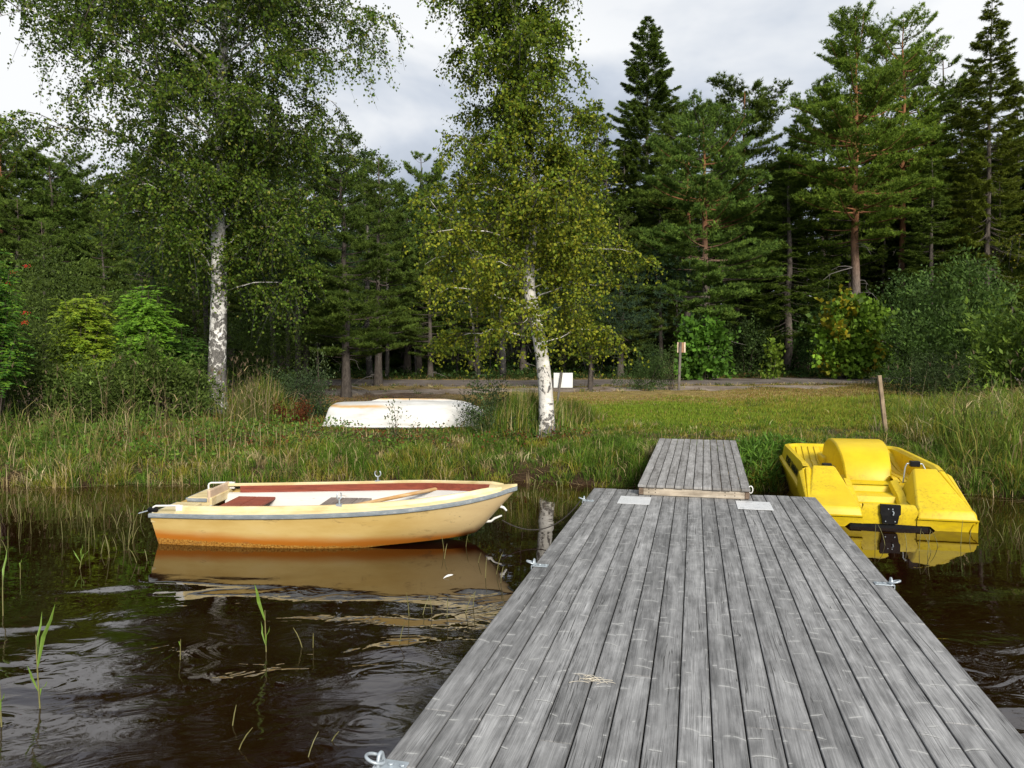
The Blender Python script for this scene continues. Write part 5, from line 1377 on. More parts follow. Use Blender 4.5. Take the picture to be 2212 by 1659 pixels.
def bare_trunk(u, v, Y, r, lab, mat=None):
    b = ground_pt(u, Y); h = at(u, v, Y).z - b.z; o = empty('pine_tree', b, 0, lab, 'tree', None); g = np.random.default_rng(int(u) + 5)
    mb = MB(); mb.tube([(0, 0, 0), (.03, 0, h * .3), (-.02, .02, h * .65), (.05, 0, h)], [r * 1.15, r, r * .85, r * .6], 9); mb.build('trunk', mat or m_pbark_dark, o, smooth=True)
    nt = 900; P0 = g.normal(size=(nt, 3)) * np.array([1.2, 1.2, .55]) + np.array([.05, 0, h + .2]); nn = 8
    P = np.repeat(P0, nn, 0); D = unit(g.normal(size=P.shape) + np.array([0, 0, .6]))
    link('crown', needles_mesh('crown', P, D, .17, .03, np.repeat(pick(g, [(.026, .052, .026), (.036, .066, .03)], nt), nn, 0), g), m_needle, o)
bare_trunk(447, 560, 23, .085, 'thin brown pine trunk close behind the left side of the big birch')
bare_trunk(590, 600, 27, .09, 'grey pine trunk right of the big birch, first of three')
bare_trunk(622, 590, 27.6, .08, 'grey pine trunk right of the big birch, second of three')
bare_trunk(643, 600, 26.4, .10, 'grey pine trunk right of the big birch, third and thickest of three')
bare_trunk(1426, 600, 34, .10, 'straight thin dark trunk left of the notice post')
bare_trunk(1275, 690, 25.5, .09, 'short dark trunk seen right of the white sign')

# ------------------------------------------------------------------ bushes
willow = [(.040, .068, .022), (.052, .085, .028), (.065, .098, .036), (.036, .060, .024)]
dkgreen = [(.050, .096, .018), (.062, .114, .022), (.074, .13, .024)]
brgreen = [(.14, .29, .024), (.115, .25, .022), (.17, .32, .028), (.09, .2, .02)]
lime = [(.12, .19, .018), (.10, .165, .018), (.15, .21, .024)]
def put(f, u, Y, *a, dz=-.05, **k): return f(ground_pt(u, Y, dz), *a, **k)
put(lambda b: shrub('willow_shrub', b, (2.4, 1.8, 3.2), 61, 'large pale green willow shrub spilling in from the right edge', [(.10, .175, .022), (.125, .205, .026), (.15, .23, .032), (.076, .138, .020)], 11000, (.20, .078), up=.6), 2265, 20.5)
put(lambda b: shrub('willow_shrub', b, (1.7, 1.3, 2.6), 62, 'dark leafy willow shrub behind the pale shrub at the right', dkgreen, 8500, (.15, .065), up=.4), 2040, 24)
put(lambda b: shrub('willow_shrub', b, (1.9, 1.5, 4.6), 63, 'tall dark willow shrub at the right forest edge below the bare stemmed spruce', [(.064, .118, .022), (.078, .138, .026), (.052, .096, .020)], 12000, (.17, .075), up=.5), 2085, 27)
put(lambda b: shrub('willow_shrub', b, (1.3, 1.1, 1.3), 64, 'low dark willow shrub at the foot of the dark right shrubs', [(.036, .062, .018), (.050, .080, .024)], 7000, (.065, .028)), 2010, 19.5)
put(lambda b: shrub('maple_shrub', b, (1.45, 1.2, 3.5), 65, 'yellow green maple bush growing round the foot of the tallest pine', [(.115, .21, .018), (.095, .18, .018), (.14, .24, .022)], 4600, (.24, .21), clumps=95, ypal=([(.26, .24, .015), (.32, .26, .016), (.20, .22, .018)], .16), up=.0), 1832, 31.5)
put(lambda b: shrub('maple_shrub', b, (1.15, 1.0, 2.5), 66, 'fresh green maple bush at the foot of the layered pine behind the notice post', [(.082, .17, .018), (.066, .14, .018), (.10, .195, .02)], 3600, (.21, .18), clumps=75, up=.0), 1520, 31)
put(lambda b: shrub('maple_sapling', b, (.45, .4, 1.6), 67, 'small yellow green maple sapling left of the yellowing maple bush', lime, 420, (.16, .14), clumps=22, stems=5), 1666, 31.5)
put(lambda b: shrub('roadside_shrub', b, (1.05, .9, 1.45), 68, 'round dark green shrub on the near side of the road left of the notice post', [(.040, .072, .018), (.052, .088, .022), (.064, .100, .026)], 8000, (.060, .026)), 1398, 25.2)
put(lambda b: shrub('roadside_shrub', b, (.35, .3, 1.35), 69, 'thin pale leaved shrub at the foot of the notice post', [(.15, .17, .06), (.11, .14, .04), (.20, .19, .10)], 900, (.055, .024), stems=8), 1450, 24.9)
put(lambda b: shrub('willow_shrub', b, (.62, .5, .95), 70, 'grey green willow shrub hiding the right end of the white upturned boat', [(.055, .085, .030), (.070, .100, .040), (.045, .072, .026)], 2600, (.058, .024), stems=14), 1062, 13.35)
put(lambda b: shrub('willow_sapling', b, (.24, .2, .78), 71, 'small leafy sapling in front of the middle of the white upturned boat', [(.075, .10, .035), (.10, .12, .05)], 230, (.058, .026), clumps=20, stems=4), 856, 13.1)
put(lambda b: shrub('willow_shrub', b, (.85, .8, 1.05), 72, 'dark bushy willow shrub between the big birch and the white upturned boat', [(.030, .052, .018), (.042, .068, .024), (.055, .080, .034)], 7500, (.060, .024)), 640, 16.2)
put(lambda b: shrub('dry_shrub', b, (.34, .3, .48), 73, 'small withered red brown shrub left of the white upturned boat', [(.10, .026, .010), (.075, .022, .010), (.14, .045, .014)], 1700, (.045, .026)), 637, 14.9)
put(lambda b: shrub('willow_sapling', b, (.4, .35, 1.75), 74, 'thin sapling with pale leaf tips above the dark shrub left of the white boat', [(.07, .10, .04), (.11, .14, .06)], 300, (.075, .03), clumps=22, stems=5), 690, 18.2)
put(lambda b: shrub('hazel_shrub', b, (1.9, 1.4, 4.0), 75, 'dim green hazel shrub in the gap left of the yellowing maple bush', [(.050, .092, .022), (.064, .112, .026), (.040, .076, .018)], 9000, (.13, .09), up=.1), 1735, 36)
put(lambda b: shrub('hazel_shrub', b, (1.7, 1.4, 4.6), 76, 'dim green hazel shrub between the orange trunked pine and the right willows', [(.056, .10, .024), (.072, .122, .028), (.044, .082, .020)], 9000, (.13, .09), up=.1), 1955, 34)
put(lambda b: shrub('hazel_shrub', b, (1.6, 1.3, 2.6), 77, 'low dim hazel shrub between the two maple bushes', [(.044, .084, .020), (.056, .10, .022), (.036, .068, .018)], 6000, (.12, .085), up=.1), 1610, 35)
# left bank thicket
LB_P = [(.066, .105, .020), (.084, .130, .024), (.10, .148, .028), (.055, .088, .018)]
for (u, Y, sz, sd, n, lab) in ((35, 14.6, (1.1, 1.0, 2.0), 81, 8000, 'leafy thicket shrub at the left edge under the red berries'), (190, 14.6, (.95, .9, 1.25), 82, 6000, 'dense green shrub below the lime green rowan on the left bank'),
                               (318, 15.2, (.9, .85, 1.55), 83, 6500, 'dense green shrub below the bright green rowan, left of the big birch'), (402, 15.7, (.75, .7, 1.05), 84, 4500, 'low dark shrub at the left foot of the big birch'),
                               (-90, 15.5, (1.5, 1.3, 2.8), 85, 12000, 'tall thicket shrub running off the left edge'), (100, 18.5, (1.9, 1.5, 3.6), 86, 15000, 'tall dim green shrub behind the lime green rowan'),
                               (300, 20, (2.0, 1.5, 3.6), 87, 15000, 'tall dim green shrub behind the bright green rowan'), (560, 22, (1.8, 1.4, 2.6), 88, 11000, 'dim green undergrowth shrub right of the big birch trunk')):
    put(lambda b: shrub('thicket_shrub', b, sz, sd, lab, LB_P, n, (.085, .040), hollow=.1), u, Y)
put(rowan, 178, 15.6, (.85, .7, 2.75), 91, 'lime green rowan bush with feathery leaves on the left bank', [(.23, .34, .024), (.20, .31, .024), (.27, .37, .03), (.14, .25, .02)], 1100, .095)
put(rowan, 318, 16.2, (.85, .7, 2.9), 92, 'bright green rowan bush with feathery leaves just left of the big birch trunk', brgreen, 1150, .095)
put(rowan, 400, 17.6, (.55, .5, 2.1), 93, 'smaller darker rowan bush at the left side of the big birch trunk', [(.07, .15, .018), (.055, .12, .016)], 520, .09)
Yr = 12.9; br = ground_pt(-14, Yr)
bl = [at(u, v, Yr) - br for u, v in ((28, 587), (56, 575), (52, 696), (54, 676), (14, 612))]
rowan(br, (.62, .5, at(0, 520, Yr).z - br.z), 94, 'rowan tree at the left edge bearing clusters of red berries', [(.06, .14, .014), (.045, .11, .014), (.12, .21, .018)], 800, .085, berries=bl, cat='tree', name='rowan_tree')
# birch twigs hanging in at the right edge
Yq = 16.0; bq = ground_pt(2330, Yq)
broadleaf('birch_tree', bq, [(0, 0, 0), (0, 0, 3), (.05, 0, 6), (.1, 0, 9)], .11, .015, lambda z, az: float(np.interp(z, [2, 4, 6, 9], [.8, 1.3, 1.5, .4])), 3.2, 8.8, 16, 'yellowing birch mostly outside the picture with leaves hanging in at the right edge', 'tree', 95,
          [(.10, .12, .018), (.15, .15, .018), (.07, .10, .018)], leaf=(.06, .046), nsub=6, ntw=6, nlf=10, rise=.45, droop=.5, bark=m_bark2)
# ------------------------------------------------------------------ grass, reeds, ground cover
gg = np.random.default_rng(123)
def scatter(n, x0, x1, y0, y1): return gg.uniform(x0, x1, n), gg.uniform(y0, y1, n)
def clump_field(x, y, f=1.0):
    return .5 + .5 * np.clip(wav(x * 1.1 * f, y * 1.1 * f) * .7, -1, 1)
def on_obj(x, y):
    """keep clear of the ramp and the two beached boats"""
    p = np.stack([x, y], -1)
    def inside(o, ang, xa, xb, ya, yb):
        c, s = math.cos(-ang), math.sin(-ang); q = p - np.array(o)[None]; lx = q[:, 0] * c - q[:, 1] * s; ly = q[:, 0] * s + q[:, 1] * c
        return (lx > xa) & (lx < xb) & (ly > ya) & (ly < yb)
    m = inside((ramp.location.x, ramp.location.y), ramp.rotation_euler.z, -.04, RW + .04, -1, RL + .25)
    m |= inside((po.x, po.y), -PH, -.05, PWD + .05, -.2, PL + .03)
    m |= inside((dinghy.location.x, dinghy.location.y), ux, -.05, 3.1, -.64, .64)
    m |= inside((jo.x, jo.y), -PSI, -.05, W_J + .05, -11, .05)
    return m
def grass(name, x, y, h, w, c0, c1, lean, label=None, bend=.5):
    keep = ~on_obj(x, y); x, y, h, w, c0, c1 = x[keep], y[keep], h[keep], w[keep], c0[keep], c1[keep]
    n = len(x); P = np.stack([x, y, gz(x, y) - .015], -1); az = gg.uniform(0, 2 * np.pi, n); k = np.abs(gg.normal(size=n)) * lean * h
    LEAN = np.stack([np.cos(az) * k + .06 * h, np.sin(az) * k, -.1 * k], -1)
    return tag(link(name, blades_mesh(name, P, h, LEAN, w, c0, c1, gg, bend), m_grass), kind='stuff')
def road_mask(x, y): return (np.abs(y - np.interp(x, [-22, -8, 0, 6, 12, 30], [30.6, 30.0, 29.6, 29.9, 30.4, 33])) < 2.75)
def path_mask(x, y): return (np.abs(y - np.interp(x, [-14, -6, -2.6, -.6, 4, 10, 13], [23.6, 24.0, 24.4, 25.0, 25.6, 26.3, 26.6])) < np.interp(x, [-14, 4, 13], [.95, .75, .2]) + .25 * np.sin(x * 2.1)) & (x < 12.5)
GREEN = [(.098, .180, .018), (.118, .205, .022), (.140, .215, .024), (.076, .142, .018)]
YELL = [(.26, .25, .030), (.31, .27, .045), (.20, .215, .028)]
STRAW = [(.42, .32, .15), (.50, .39, .20), (.34, .25, .11), (.58, .47, .27)]
RUST = [(.27, .16, .05), (.33, .21, .07), (.21, .12, .04)]
def mixpal(n, pals, fr):
    r = gg.uniform(0, 1, n); out = np.zeros((n, 3)); acc = 0
    for p, f in zip(pals, fr):
        m = (r >= acc) & (r < acc + f); out[m] = pick(gg, p, int(m.sum())); acc = acc + f
    m = r >= acc; out[m] = pick(gg, pals[-1], int(m.sum()))
    return out
# 1 bank grass along the water: tussocks with gaps between them
def tufts(name, cx, cy, ch, nb, spread, wlo, whi, C, out=.8, lean=.35, droopy=.5):
    n = len(cx); k = np.repeat(np.arange(n), nb); m = len(k)
    off = gg.normal(size=(m, 2)) * spread * (.5 + ch[k, None] * 1.5); x = cx[k] + off[:, 0]; y = cy[k] + off[:, 1]
    keep = ~on_obj(x, y); k, off, x, y = k[keep], off[keep], x[keep], y[keep]; m = len(k)
    h = ch[k] * gg.uniform(.35, 1.15, m); tl = (gg.normal(size=(n, 2)) * .16)[k]
    L = np.zeros((m, 3)); L[:, :2] = (off / (spread * 1.5) * out * .35 + gg.normal(size=(m, 2)) * lean + tl) * h[:, None]; L[:, 2] = -droopy * .25 * np.linalg.norm(L[:, :2], axis=1)
    P = np.stack([x, y, np.maximum(gz(x, y), -.06) - .015], -1); C1 = np.clip(C[k] * (1 + .2 * gg.normal(size=(m, 1))), .004, .8)
    dead = gg.uniform(0, 1, m) < .06; C1[dead] = pick(gg, STRAW, int(dead.sum()))
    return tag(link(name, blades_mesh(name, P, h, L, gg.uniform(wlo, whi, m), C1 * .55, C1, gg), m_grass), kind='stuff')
def tuft_cols(x, y, g_, yl, st):
    n = len(x); C = pick(gg, g_, n, .15); s = gg.uniform(0, 1, n) < yl; C[s] = pick(gg, YELL, int(s.sum())); s = gg.uniform(0, 1, n) < st; C[s] = pick(gg, STRAW, int(s.sum())); return C
n = 7800; x = gg.uniform(-11.5, 8.5, n); e = gg.uniform(0, 1, n) ** 1.2 * 3.9 - .14; y = shore(x) + e; cf = clump_field(x, y)
bare = smooth(wav(x * .55 + 2, y * 1.1), .1, .6) * smooth(e, .5, 1.1) * (x < -.9)
k = (gg.uniform(0, 1, n) < (.30 + .70 * cf) * (1 - .85 * bare)) & ~(road_mask(x, y)); x, y, e, cf = x[k], y[k], e[k], cf[k]; n = len(x)
ch = (.07 + .33 * np.clip(cf * gg.uniform(.2, 1.2, n), 0, 1)) * np.interp(e, [-.2, .2, .7, 1.4, 2.2, 3.9], [.95, 1.15, 1.05, .72, .50, .55]) * np.where((x > -4.6) & (x < -.8) & (e > 1.5), .62, 1)
ylw = np.clip(wav(x * .6 + 3, y * .6) * .6 + .42 + .35 * smooth(x, -3.5, -6) * smooth(e, .9, .3), 0.05, .95)
tufts('bank_grass', x, y, ch, 26, .055, .006, .012, tuft_cols(x, y, GREEN, ylw * .6, .04 + .10 * (x < -3)))
n = 30000; x = gg.uniform(-11, 8.5, n); e = gg.uniform(.2, 3.6, n); y = shore(x) + e; h = gg.uniform(.03, .11, n); C1 = mixpal(n, [GREEN, YELL, STRAW, RUST], [.45, .15, .15, .25])
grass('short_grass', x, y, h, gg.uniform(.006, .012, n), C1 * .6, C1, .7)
# 2 mown lawn and dry strip
n = 330000; x, y = scatter(n, -8, 16, 13.6, 28.2)
dryv = smooth(y + .9 * wav(x * .5, y * .5), 18.2, 21.6); lw = smooth(x + .6 * wav(x * .4 + 1, y * .3), -1.2, 1.0)
k = (~path_mask(x, y)) & (~road_mask(x, y)) & (gg.uniform(0, 1, n) < np.where(lw > .5, 1, .40)); x, y, dryv, lw = x[k], y[k], dryv[k], lw[k]; n = len(x)
h = (.06 + .05 * clump_field(x, y) * gg.uniform(.4, 1.4, n)) * (1 - .35 * dryv) * np.interp(y, [20.5, 23.5], [1, .4]) * (1 + 1.6 * smooth(x, 5.5, 8.5)) 
C1 = mixpal(n, [[(.165, .24, .022), (.145, .215, .020), (.195, .265, .026)]], [1.0])
sel = gg.uniform(0, 1, n) < np.clip(.05 + .34 * np.clip(wav(x * .7, y * .5 + 2), 0, 1) + .35 * smooth(x, 4, 7), 0, .8); C1[sel] = pick(gg, YELL, int(sel.sum()))
sel = gg.uniform(0, 1, n) < np.clip(dryv * .68 + .04, 0, .8); C1[sel] = pick(gg, STRAW[:3] + RUST + RUST, int(sel.sum()))
sel = gg.uniform(0, 1, n) < (1 - lw) * .75; C1[sel] = pick(gg, RUST + [(.08, .06, .02), (.07, .075, .018)], int(sel.sum()))
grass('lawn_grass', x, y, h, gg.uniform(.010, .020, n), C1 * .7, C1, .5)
# 3 verge and mossy ground beyond the road
n = 90000; x, y = scatter(n, -22, 26, 27.6, 38)
k = ~road_mask(x, y); x, y = x[k], y[k]; n = len(x)
h = (.10 + .16 * clump_field(x * .7, y * .7)) * gg.uniform(.5, 1.3, n)
C1 = pick(gg, [(.028, .050, .012), (.036, .064, .014), (.045, .075, .016)], n); rt = (x > 7.5) & (x < 16) & (y < 36); sel = rt & (gg.uniform(0, 1, n) < .6); C1[sel] = pick(gg, [(.16, .13, .05), (.10, .10, .03), (.13, .09, .04)], int(sel.sum()))
sel = gg.uniform(0, 1, n) < .12; C1[sel] = pick(gg, RUST, int(sel.sum()))
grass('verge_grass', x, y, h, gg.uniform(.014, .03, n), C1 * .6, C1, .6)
# tussocks creeping over the road and track edges
n = 900; x = gg.uniform(-16, 18, n); ed = gg.integers(0, 3, n); yr_ = np.interp(x, [-22, -8, 0, 6, 12, 30], [30.6, 30.0, 29.6, 29.9, 30.4, 33]); yp_ = np.interp(x, [-14, -6, -2.6, -.6, 4, 10, 13], [23.6, 24.0, 24.4, 25.0, 25.6, 26.3, 26.6])
y = np.where(ed == 0, yr_ - 2.6 + .35 * gg.normal(size=n), np.where(ed == 1, yr_ + 2.55 + .25 * gg.normal(size=n), yp_ + np.where(gg.uniform(size=n) < .5, -1, 1) * .95 + .3 * gg.normal(size=n)))
tufts('verge_grass', x, y, .05 + .13 * gg.uniform(0, 1, n), 18, .10, .012, .022, tuft_cols(x, y, [(.075, .11, .02), (.10, .13, .025), (.17, .12, .04), (.20, .14, .05)], .15, .15), out=.9, lean=.5)
# 4 tall grass on the right bank
n = 3000; x = gg.uniform(4.6, 13, n); y = shore(x) + gg.uniform(-.1, 8.5, n); tall = smooth(x - .30 * (y - 10), 4.9, 6.9); cf = clump_field(x + 3, y)
k = gg.uniform(0, 1, n) < (.12 + .88 * tall) * (.45 + .55 * cf); x, y, tall, cf = x[k], y[k], tall[k], cf[k]; n = len(x)
ch = (.16 + .50 * cf * gg.uniform(.3, 1.2, n)) * (.5 + .5 * tall) + .35 * smooth(x - .30 * (y - 10), 6.9, 8.2) * gg.uniform(.2, 1, n)
tufts('tall_grass', x, y, ch, 26, .06, .007, .014, tuft_cols(x, y, [(.125, .200, .026), (.150, .220, .030), (.100, .170, .024)], .34, .07), out=.9, lean=.42)
# tall green reeds at the right edge and pale ones on the left bank
n = 170; x = gg.uniform(6.3, 9.6, n); y = shore(x) + gg.uniform(.3, 3.6, n); k = x - .45 * (y - 9.5) > 5.9; x, y = x[k], y[k]
tufts('tall_reeds', x, y, gg.uniform(.55, 1.15, len(x)), 11, .05, .012, .022, pick(gg, [(.15, .22, .03), (.18, .25, .035), (.12, .18, .028), (.28, .26, .06)], len(x)), out=.6, lean=.34, droopy=.9)
n = 120; x = gg.uniform(-11, -4.8, n); y = shore(x) + gg.uniform(.4, 2.9, n)
tufts('tall_reeds', x, y, gg.uniform(.35, .95, n), 9, .05, .008, .015, pick(gg, [(.17, .23, .04), (.30, .26, .10), (.14, .20, .03), (.38, .30, .14)], n), out=.5, lean=.24, droopy=.7)
# 5 long grass round the slender birch and the foot of the big birch
for nm, cx, cy, sx_, sy_, n, hh in (('tall_grass', at(1125, 829, 13.6).x, 13.7, .62, .45, 5200, .85), ('tall_grass', at(1225, 829, 15.5).x, 15.2, .5, .6, 2500, .55), ('tall_grass', at(560, 829, 15.2).x, 15.2, .55, .5, 1500, 1.0)):
    x = cx + gg.normal(size=n) * sx_ * .6; y = cy + gg.normal(size=n) * sy_ * .6; r = np.hypot((x - cx) / sx_, (y - cy) / sy_)
    h = hh * gg.uniform(.45, 1.05, n) * np.clip(1.15 - .35 * r, .3, 1.1)
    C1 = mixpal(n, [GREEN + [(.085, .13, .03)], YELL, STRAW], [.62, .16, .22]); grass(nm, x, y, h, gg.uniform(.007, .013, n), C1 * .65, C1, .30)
# 6 dead reed stems and straw: upright and fallen
n = 3400; x = gg.uniform(-11, 8, n); e = gg.uniform(0, 1, n) ** 1.6 * 2.5 - .30; y = shore(x) + e
k = gg.uniform(0, 1, n) < np.clip(.35 + .65 * (x < -1.2) + .4 * (x > 5), 0, 1); x, y, e_ = x[k], y[k], e[k]; n = len(x)
h = gg.uniform(.08, .42, n) * np.where(x < -3.5, 1.1, .55); C1 = pick(gg, STRAW, n)
P = np.stack([x, y, gz(x, y)], -1); az = gg.uniform(0, 2 * np.pi, n); fl = gg.uniform(0, 1, n) < np.where(e_ < .25, .80, .45); ln = np.where(fl, gg.uniform(.4, 1.1, n), .22 * np.abs(gg.normal(size=n)) * h)
P[:, 2] = np.maximum(P[:, 2], -.05); h = np.where(fl, gg.uniform(.02, .12, n), h)
LEAN = np.stack([np.cos(az) * ln, np.sin(az) * ln * np.where(fl, .35, 1), 0 * x], -1)
tag(link('dry_reeds', blades_mesh('dry_reeds', P, h + .03, LEAN, gg.uniform(.006, .011, n), C1 * .75, C1, gg), m_grass), kind='stuff')
# 7 standing reeds on the left bank with plumes
n = 370; x = np.concatenate([gg.uniform(-10.5, -4.4, 180), gg.normal(size=80) * .2 + at(540, 829, 14.6).x, gg.uniform(6.8, 10.5, 110)]); y = np.concatenate([shore(x[:180]) + gg.uniform(.9, 3.3, 180), 14.6 + gg.normal(size=80) * .25, shore(x[260:]) + gg.uniform(1.2, 4.5, 110)])
h = gg.uniform(.6, 1.45, n); C1 = mixpal(n, [[(.30, .24, .13), (.22, .17, .09), (.40, .33, .20)], [(.12, .16, .04), (.14, .17, .05)]], [.55, .45]); P = np.stack([x, y, gz(x, y)], -1); az = gg.uniform(0, 2 * np.pi, n); ln = .26 * np.abs(gg.normal(size=n)) * h
L = np.stack([np.cos(az) * ln + .05, np.sin(az) * ln, 0 * x], -1)
Pl = P + L; Pl[:, 2] += h * .97; m = gg.uniform(0, 1, n) < .3; q = Pl[m]; nl = 5
# leaf blades on the stems
lp_ = np.repeat(P, 3, 0); s = np.tile(np.array([.35, .55, .75]), n); lpos = lp_ + np.repeat(L, 3, 0) * s[:, None] * .8; lpos[:, 2] += np.repeat(h, 3) * s
keep = gg.uniform(0, 1, len(lpos)) < .6; lpos = lpos[keep]; a2 = gg.uniform(0, 2 * np.pi, len(lpos)); l2 = gg.uniform(.12, .3, len(lpos))
A = blades_mesh('reeds', np.concatenate([P, lpos, np.repeat(q, nl, 0)]), np.concatenate([h, l2 * .6, np.full(len(q) * nl, .10)]),
    np.concatenate([L, np.stack([np.cos(a2) * l2, np.sin(a2) * l2, -.02 * l2], -1), gg.normal(size=(len(q) * nl, 3)) * np.array([.05, .05, .02])]),
    np.concatenate([np.full(n, .0065), np.full(len(lpos), .014), np.full(len(q) * nl, .010)]),
    *(lambda c: (c * .8, c))(np.concatenate([C1, mixpal(len(lpos), [STRAW, GREEN], [.4, .6]), pick(gg, [(.20, .15, .09), (.27, .20, .13)], len(q) * nl)])), gg)
tag(link('reeds', A, m_grass), kind='stuff')
# 8 reddish leaves and low herbs on the bank, blueberry carpet under the trees
n = 9000; x = np.concatenate([gg.uniform(-7, 0.3, 7000), gg.normal(size=2000) * .35 + b2.x]); y = np.concatenate([shore(x[:7000]) + 1.0 + np.abs(gg.normal(size=7000)) * .7, 12.9 + gg.normal(size=2000) * .22]); k = gg.uniform(0, 1, n) < clump_field(x * 1.7, y * 1.7) ** 2
x, y = x[k], y[k]; n = len(x); P = np.stack([x, y, gz(x, y) + gg.uniform(.03, .20, n)], -1); T = rvec(gg, n); B = unit(np.cross(T, rvec(gg, n)))
C1 = mixpal(n, [[(.12, .03, .014), (.10, .035, .02), (.15, .06, .02)], [(.05, .09, .016), (.07, .11, .02)]], [.35, .65])
tag(link('bank_herbs', leaves_mesh('bank_herbs', P, T, B, .05, .032, C1), m_shrub), kind='stuff')
n = 60000; x, y = scatter(n, -26, 30, 32.4, 46); k = gg.uniform(0, 1, n) < .35 + .65 * clump_field(x * .6, y * .6); x, y = x[k], y[k]; n = len(x)
P = np.stack([x, y, gz(x, y) + gg.uniform(.02, .45, n) * clump_field(x * .5, y * .5)], -1); T = rvec(gg, n); T[:, 2] = np.abs(T[:, 2]) * .5; T = unit(T); B = unit(np.cross(T, np.array([0, 0, 1.]) + .4 * gg.normal(size=(n, 3))))
C1 = pick(gg, [(.030, .060, .012), (.040, .078, .014), (.024, .048, .012)], n); sel = (np.abs(x - 13) < 4) & (y < 36); C1[sel] = C1[sel] * 1.5
tag(link('undergrowth', leaves_mesh('undergrowth', P, T, B, .16, .10, C1), m_shrub), kind='stuff')
n = 26000; x = gg.uniform(-11, -1.0, n); ee = gg.uniform(.35, 3.4, n); y = shore(x) + ee; k = gg.uniform(0, 1, n) < clump_field(x * .9 + 4, y * 1.2) ** 1.5 * np.interp(x, [-5.5, -3.5, -1], [1, .35, .12]); x, y, ee = x[k], y[k], ee[k]; n = len(x)
P = np.stack([x, y, gz(x, y) + gg.uniform(.02, .42, n) * clump_field(x * 1.4, y * 1.4) * np.interp(x, [-6, -3], [1, .6])], -1); T = rvec(gg, n); T[:, 2] = np.abs(T[:, 2]); B = unit(np.cross(T, rvec(gg, n)))
tag(link('bank_herbs', leaves_mesh('bank_herbs', P, T, B, gg.uniform(.05, .10, n), gg.uniform(.025, .045, n), pick(gg, [(.08, .15, .02), (.10, .18, .024), (.06, .12, .018), (.14, .20, .03)], n)), m_shrub), kind='stuff')
# green herbs on the shaded bank between ramp and pedal boat
n = 5200; x = gg.uniform(2.9, 4.5, n); y = shore(x) + gg.uniform(-.05, 1.2, n); k = ~on_obj(x, y); x, y = x[k], y[k]; n = len(x)
P = np.stack([x, y, gz(x, y) + gg.uniform(.0, .26, n)], -1); T = rvec(gg, n); T[:, 2] = np.abs(T[:, 2]); B = unit(np.cross(T, rvec(gg, n)))
tag(link('bank_herbs', leaves_mesh('bank_herbs', P, T, B, .13, .022, pick(gg, [(.085, .17, .02), (.11, .20, .024), (.065, .135, .018)], n)), m_shrub), kind='stuff')
# white flowers in the right grass
n = 22; P = np.array([np.array(at(u, v, Y)) for u, v, Y in zip(gg.uniform(1960, 2130, n), gg.uniform(915, 945, n), gg.uniform(12.5, 14.5, n))]); T = rvec(gg, n); B = unit(np.cross(T, rvec(gg, n)))

# ------------------------------------------------------------------ stems standing in the water
m_wstem = plain('water_stem', (.16, .15, .05), .6, 0, .2, 20, 0); m_wgreen = plain('reed_leaf', (.13, .22, .03), .5, 0, .2, 10, 0)
def water_reed(u, v, h, lean, leaves, label, seed, top=1.0, r=.004):
    g = np.random.default_rng(seed); p = gp(u, v, 0.0); o = empty('reed', (p.x, p.y, -.25), 0, label, 'reed')
    L = Vector((lean, 0, h + .25)); pts = [Vector((0, 0, 0)), L * .5 + Vector((-.01, 0, 0)), L]
    MB().tube(bez(*pts, 8), [r] * 6 + [r * .8, r * .5], 6).build('stem', m_wstem, o, smooth=True)
    for (s, dx_, ln, w) in leaves:
        a = curve_pt(bez(*pts, 8), .25 / (h + .25) + s * h / (h + .25)); e = a + Vector((dx_ * ln, g.uniform(-.3, .3) * ln, math.sqrt(max(.05, 1 - dx_ * dx_)) * ln)); m_ = a.lerp(e, .45) + Vector((-.01, 0, .015)); sd = Vector((.8, .6, 0)) * w / 2
        rg = [[a - sd * .4, a + sd * .4], [m_ - sd, m_ + sd], [a.lerp(e, .75) - sd * .7, a.lerp(e, .75) + sd * .7], [e - sd * .05, e + sd * .05]]
        top_ = MB().loft([[q[0], q[0].lerp(q[1], .5) + Vector((0, -.002, .001)), q[1], q[0].lerp(q[1], .5) + Vector((0, .002, -.001))] for q in rg], closed=True)
        top_.build('leaf', m_wgreen, o)
water_reed(93, 1530, .40, -.03, [(.55, .28, .36, .022), (.60, -.05, .26, .012), (.22, -.22, .16, .012), (.12, .30, .09, .008)], 'green reed with a broad leaf standing in the water left of the near jetty', 1)
water_reed(10, 1570, .22, -.02, [(.5, -.12, .34, .016), (.3, .25, .12, .009)], 'reed shoot in the water at the lower left edge of the photo', 2)
water_reed(580, 1408, .27, -.02, [(.75, -.16, .26, .022), (.1, .22, .15, .009), (.12, -.25, .16, .010)], 'green reed standing in the water in front of the rowing boat', 3)
water_reed(8, 1330, .30, .0, [(.6, -.05, .3, .014)], 'thin reed in the water at the left edge level with the boat reflection', 4)
water_reed(165, 1228, .10, .05, [(.5, -.6, .14, .010), (.6, .5, .12, .010), (.8, .1, .14, .008)], 'short bent reed tuft in the dark water left of the rowing boat stern', 5)
water_reed(391, 1425, .13, .0, [(.6, .05, .05, .006)], 'single thin stalk in the water between the green reeds', 6, r=.003)
water_reed(45, 1250, .14, .0, [(.6, .1, .08, .008)], 'small stalk in the water by the left edge near the bank', 7, r=.003)
sp = []
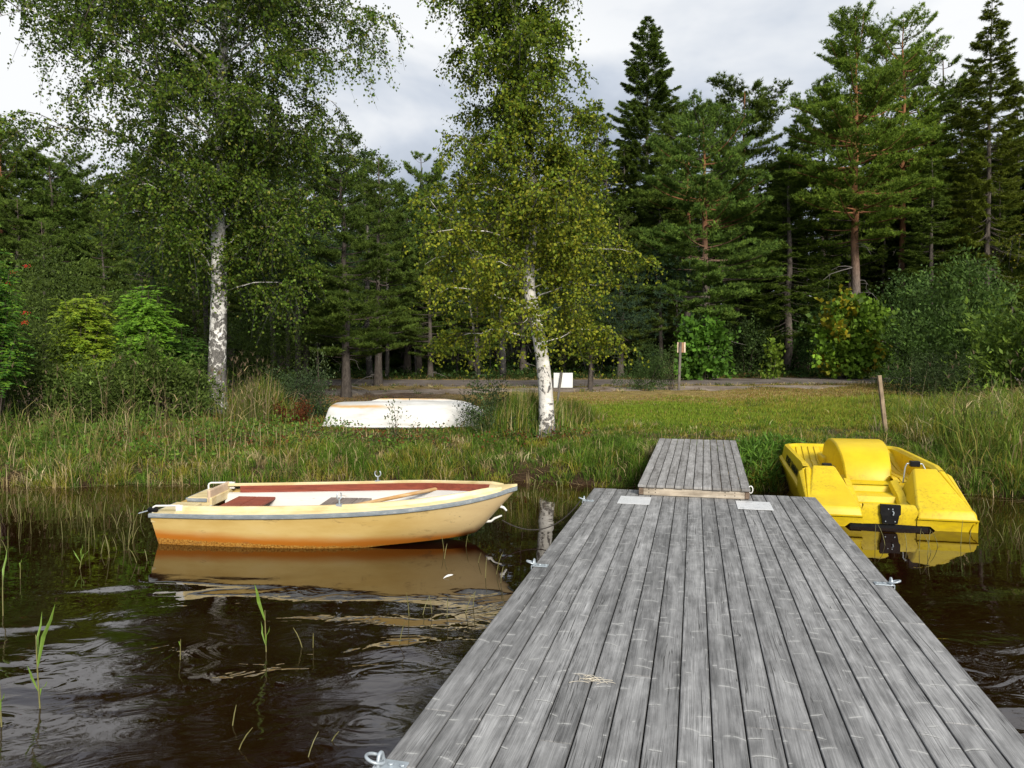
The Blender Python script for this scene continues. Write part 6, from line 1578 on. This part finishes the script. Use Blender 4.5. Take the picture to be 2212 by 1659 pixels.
for u, v, h in ((660, 1400, .12), (676, 1398, .10), (860, 1390, .16), (885, 1330, .18), (908, 1330, .12), (935, 1325, .14), (965, 1335, .16), (1000, 1325, .15), (1020, 1310, .12), (958, 1208, .13), (1048, 1250, .16), (1070, 1240, .20), (1030, 1215, .10), (1080, 1260, .14),
                (655, 1640, .10), (502, 1620, .10), (497, 1575, .08), (700, 1600, .05), (960, 1190, .16), (1005, 1180, .14), (300, 1215, .14), (320, 1212, .10), (1890, 1175, .22), (1915, 1178, .20), (1985, 1190, .22), (2003, 1200, .24), (2015, 1195, .20), (2075, 1180, .26), (2030, 1180, .16), (1960, 1185, .15), *((u, v, .12 + .12 * ((u * 7) % 5) / 5) for u, v in zip(gg.uniform(0, 310, 46), gg.uniform(1062, 1215, 46))), *((u, v, .10 + .10 * ((u * 7) % 5) / 5) for u, v in zip(gg.uniform(1120, 1270, 14), gg.uniform(1050, 1090, 14))), *((u, v, .12) for u, v in zip(gg.uniform(2090, 2212, 16), gg.uniform(1095, 1180, 16)))): sp.append((u, v, h))
P = np.array([np.array(gp(u, v, 0)) - np.array([0, 0, .2]) for u, v, h in sp]); H = np.array([h for *_, h in sp]) + .2; n = len(P); az = gg.uniform(0, 2 * np.pi, n)
mbw = MB(); 
for p, h in zip(P, H):
    a = gg.uniform(0, 6.28); k = gg.uniform(.01, .10); q = Vector(p); mbw.tube(bez(q, q + Vector((0, 0, h * .7)), q + Vector((math.cos(a) * k, math.sin(a) * k, h)), 7), [.0028] * 6 + [.0012], 5)
tag(mbw.build('water_weeds', m_wstem, None, smooth=True), kind='stuff')
# white feather on the water, straw wisp on the jetty
p = gp(968, 1247, .004); f = MB().loft([[(-.045, 0, .006), (-.045, .001, .007)], [(-.02, -.010, .012), (-.02, .010, .016)], [(.01, -.014, .010), (.01, .014, .018)], [(.035, -.009, .006), (.035, .009, .012)], [(.05, -.001, .004), (.05, .001, .005)]]).build('feather', m_white, None)
f.location = p; f.rotation_euler = (0, -.25, .5); tag(f, 'small white feather floating on the water below the rowing boat', 'feather')
p = gp(1278, 1466, DZ + .004); mbw = MB()
for i in range(16):
    a = gg.uniform(0, 6.28); L = gg.uniform(.05, .12); q = Vector((gg.normal() * .035, gg.normal() * .02, .002)); dd = Vector((math.cos(a), math.sin(a) * .6, 0)); mbw.tube(bez(q - dd * L * .5, q + Vector((gg.normal() * .02, gg.normal() * .02, .012)), q + dd * L * .5, 6), .0011, 4)
w_ = mbw.build('straw_wisp', plain('pale_straw', (.55, .50, .40), .7, 0, .1, 20, 0), None); w_.location = p; tag(w_, 'wisp of pale dry straw lying on the jetty planks', 'straw')
